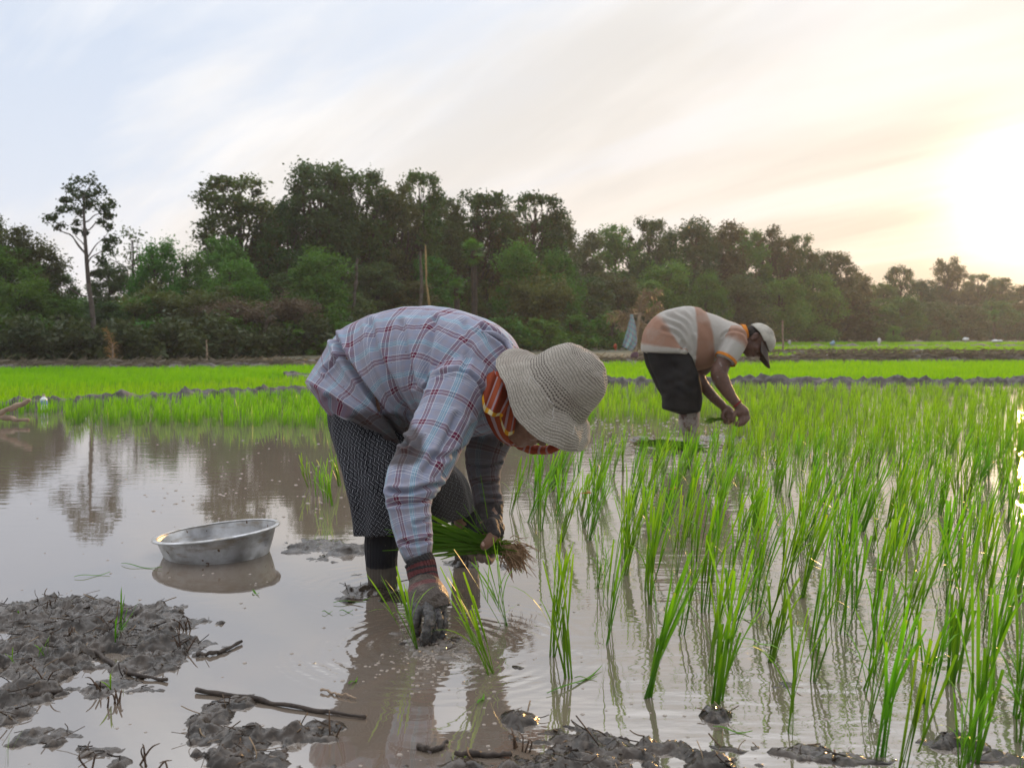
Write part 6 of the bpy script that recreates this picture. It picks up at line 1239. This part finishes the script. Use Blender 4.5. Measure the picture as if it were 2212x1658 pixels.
# ---- scarecrow of dry fronds and cloth behind the second worker
def scarecrow():
    d = 25.0; g2 = np.random.default_rng(19); Z = lambda X, Y, dd=0: P(1295.5 + .0977 * X, 620.7 + .0977 * Y, d + dd)
    root = empty('scarecrow', Z(760, 1540), 'scarecrow of dry palm fronds and a faded checked cloth behind the second worker', 'scarecrow')
    mb = MB(); v, f = tube([Z(770, 1600), Z(790, 1200), Z(860, 700), Z(900, 560)], [.05, .05, .045, .03], 8, 16); mb.add(v, f); v, f = tube([Z(640, 640), Z(800, 590), Z(1000, 620)], [.025, .03, .025], 6, 8); mb.add(v, f); link('post', mb.mesh('post', M_WOOD), root)
    for pts, L in (([Z(880, 640), Z(900, 420), Z(1010, 150), Z(1220, 200)], .30), ([Z(870, 640), Z(880, 400), Z(960, 140), Z(1090, 90)], .26), ([Z(900, 640), Z(960, 480), Z(1180, 120), Z(1370, 90)], .22), ([Z(860, 620), Z(640, 570), Z(330, 600), Z(180, 670)], .30), ([Z(860, 650), Z(560, 640), Z(470, 700), Z(410, 880)], .24), ([Z(1000, 720), Z(1080, 560), Z(1200, 430), Z(1330, 350)], .22), ([Z(1000, 760), Z(1100, 640), Z(1250, 520), Z(1370, 460)], .22), ([Z(860, 760), Z(700, 800), Z(600, 820), Z(480, 880)], .24), ([Z(860, 850), Z(900, 1000), Z(850, 1200), Z(860, 1350)], .26), ([Z(900, 700), Z(950, 850), Z(920, 1000), Z(940, 1150)], .22)):
        mb = MB(); frond(mb, pts, L, 18, g2, .35, .024); link('frond', mb.mesh('frond', M_DRYF, False), root)
    nu, nv = 26, 40; u = np.linspace(0, 1, nu)[:, None, None]; t = np.linspace(0, 1, nv)[None, :, None]; a = catmull([Z(660, 600), Z(600, 900), Z(490, 1290)], nv)[None]; b_ = catmull([Z(730, 600), Z(800, 900), Z(820, 1250), Z(700, 1420)], nv)[None]; q = a * (1 - u) + b_ * u
    q[..., 1] -= .05 * np.sin(u[..., 0] * 14 + 2 * t[..., 0]) * t[..., 0] + .10 * np.sin(np.pi * u[..., 0])
    m, tt = mat('faded_check_cloth'); at = tt.n('ShaderNodeAttribute', attribute_name='across').outputs['Fac']; al = tt.n('ShaderNodeAttribute', attribute_name='along').outputs['Fac']
    c1 = tt.ramp(tt.math('FRACT', tt.math('MULTIPLY', at, 3.0)), [(0, (.20, .36, .38)), (.3, (.42, .30, .20)), (.45, (.20, .26, .40)), (.7, (.42, .24, .24)), (.85, (.22, .40, .36))], 'CONSTANT'); c2 = tt.ramp(tt.math('FRACT', tt.math('MULTIPLY', al, 7.0)), [(0, (.24, .38, .42)), (.5, (.40, .28, .26)), (.7, (.18, .24, .38))], 'CONSTANT'); finish(tt, principled(tt, tt.mix(.5, c1, c2), .9).outputs[0])
    cl = link('cloth', mesh_np('cloth', q.reshape(-1, 3), grid_faces(nu, nv, False), m, attrs={'across': (u * np.ones((1, nv, 1))).ravel(), 'along': (t * np.ones((nu, 1, 1))).ravel()}), root); cl.modifiers.new('thickness', 'SOLIDIFY').thickness = .006
    mb = MB(); v, f = ellipsoid(Z(770, 1500), np.eye(3), (.10, .08, .09), 12, 18); v += (.04 * fbm(v * 12, 3))[:, None] * np.array([1, 0, 1]); mb.add(v, f); link('bundle_foot', mb.mesh('bundle_foot', simple('purple_rag', (.16, .08, .10), (.09, .06, .09))), root)
scarecrow()
# ---- odds and ends on the far fields
def rag(name, px, py, d, rx, rz, colr, label, cat, seed):
    g2 = np.random.default_rng(seed); c = P(px, py, d); mb = MB(); k = d / F
    for j in range(4):
        v, f = ellipsoid(c + g2.normal(0, .35, 3) * np.array([rx, .5 * rx, .5 * rz]) * k, np.eye(3), (rx * k * g2.uniform(.45, .8), rx * k * .5, rz * k * g2.uniform(.5, .9)), 12, 16); v += (.25 * rz * k * fbm(v / (rx * k) * .9, 3))[:, None] * unit([.4, .2, 1]); mb.add(v, f)
    V, fs, N = remesh(mb, max(rx, rz) * k / 14, 1); tag(link(name, mesh_np(name, V, fs, simple(name + '_cloth', colr, tuple(.75 * x for x in colr), .8))), label, cat)
rag('plastic_bag', 1898, 736, 60, 5, 9, (.66, .68, .72), 'white bag lying on the far bank left of the round shrub', 'bag', 1)
rag('plastic_bag', 1796, 741, 50, 7, 6, (.28, .42, .55), 'light blue bag on the far bank', 'bag', 2)
rag('plastic_bag', 2083, 733, 75, 6, 6, (.68, .70, .70), 'white bag with a green edge on the far right bank', 'bag', 3)
rag('plastic_bag', 2149, 737, 70, 11, 4, (.62, .64, .66), 'long white sheet lying farthest right on the far bank', 'bag', 4)
rag('plastic_bag', 1705, 738, 60, 3, 6, (.52, .54, .58), 'small pale bag beside the upright stake', 'bag', 5)
rag('red_bundle', 1328, 748, 30, 4.5, 6, (.40, .10, .06), 'small red bundle on the bank left of the scarecrow', 'bundle', 6)

# fibres, straw flakes and root bits trodden into the mud
def debris():
    g2 = np.random.default_rng(23); n = 5200; x = g2.uniform(-1.6, 1.6, n); y = 1.8 + 2.0 * g2.random(n) ** 1.3; h = mud_height(x, y); k = (h > .002) & (np.abs(x) < .56 * y); x, y, h = x[k][:1500], y[k][:1500], h[k][:1500]; n = len(x)
    a = g2.uniform(0, 6.28, n); e = np.abs(g2.normal(.05, .3, n)); L = g2.uniform(.006, .045, n) * np.where(g2.random(n) < .12, 1.8, 1); d = np.column_stack([np.cos(a) * np.cos(e), np.sin(a) * np.cos(e), np.sin(e)]); mb = MB()
    for i in range(n):
        p0 = np.array([x[i], y[i], h[i] + .001]); b = g2.normal(0, .18, 3); v, f = tube([p0, p0 + (d[i] + b * [1, 1, .2]) * L[i] * .5, p0 + d[i] * L[i]], [g2.uniform(.0006, .0018)] * 3, 4, 4); mb.add(v, f, tone=g2.random() ** 1.6)
    m, t = mat('trodden_straw'); at = t.n('ShaderNodeAttribute', attribute_name='tone').outputs['Fac']; finish(t, principled(t, t.ramp(at, [(0, (.022, .016, .013)), (.6, (.07, .048, .033)), (1, (.26, .19, .12))]), .6).outputs[0])
    tag(link('mud_debris', mb.mesh('mud_debris', m)), 'straw flakes and root fibres trodden into the mud', kind='stuff')
debris()

# orange dragonflies resting on the seedlings
M_DRAG = simple('orange_body', (.45, .12, .03), (.3, .07, .02), .5, 80); M_WING = leafmat('clear_wing', (.30, .22, .12), (.38, .28, .16), .6, 0)
def dragonfly(px, py, d, label):
    c = P(px, py, d); o = empty('dragonfly', c, label, 'dragonfly', 'orange dragonflies'); mb = MB(); v, f = tube([c + [-.022, 0, 0], c + [0, 0, .002], c + [.012, 0, .003], c + [.018, 0, .002]], [.0012, .0018, .0032, .0024], 8, 14); mb.add(v, f); link('body', mb.mesh('body', M_DRAG), o)
    for sx, sy in ((.004, 1), (.004, -1), (.010, 1), (.010, -1)):
        a = c + [sx, 0, .004]; mb = MB(); mb.add([a, a + [-.004, .02 * sy, .004], a + [.0, .032 * sy, .005], a + [.006, .022 * sy, .004]], np.array([[0, 1, 2, 3]]), tone=.5); link('wing', mb.mesh('wing', M_WING, False), o)
dragonfly(1266, 1065, 3.95, 'orange dragonfly on the seedlings just right of the hat brim'); dragonfly(1455, 1056, 4.4, 'orange dragonfly in front of the second worker reflection')
# ================================================================ HAZE
hm, ht = mat('haze_air'); hv = ht.n('ShaderNodeVolumePrincipled', {'Color': (0.93, 0.94, 0.96, 1), 'Density': 0.0006, 'Anisotropy': 0.45})
ho = ht.n('ShaderNodeOutputMaterial'); ht.t.links.new(hv.outputs[0], ho.inputs['Volume'])
x0, x1, y0, y1, z0, z1 = -300, 300, -60, 350, -1.6, 14
hbv = [(x, y, z_) for z_ in (z0, z1) for y in (y0, y1) for x in (x0, x1)]
tag(link('haze', mesh_np('haze', hbv, np.array([[0, 2, 3, 1], [4, 5, 7, 6], [0, 1, 5, 4], [2, 6, 7, 3], [0, 4, 6, 2], [1, 3, 7, 5]]), hm, False)), 'warm evening haze over the paddies', kind='stuff')
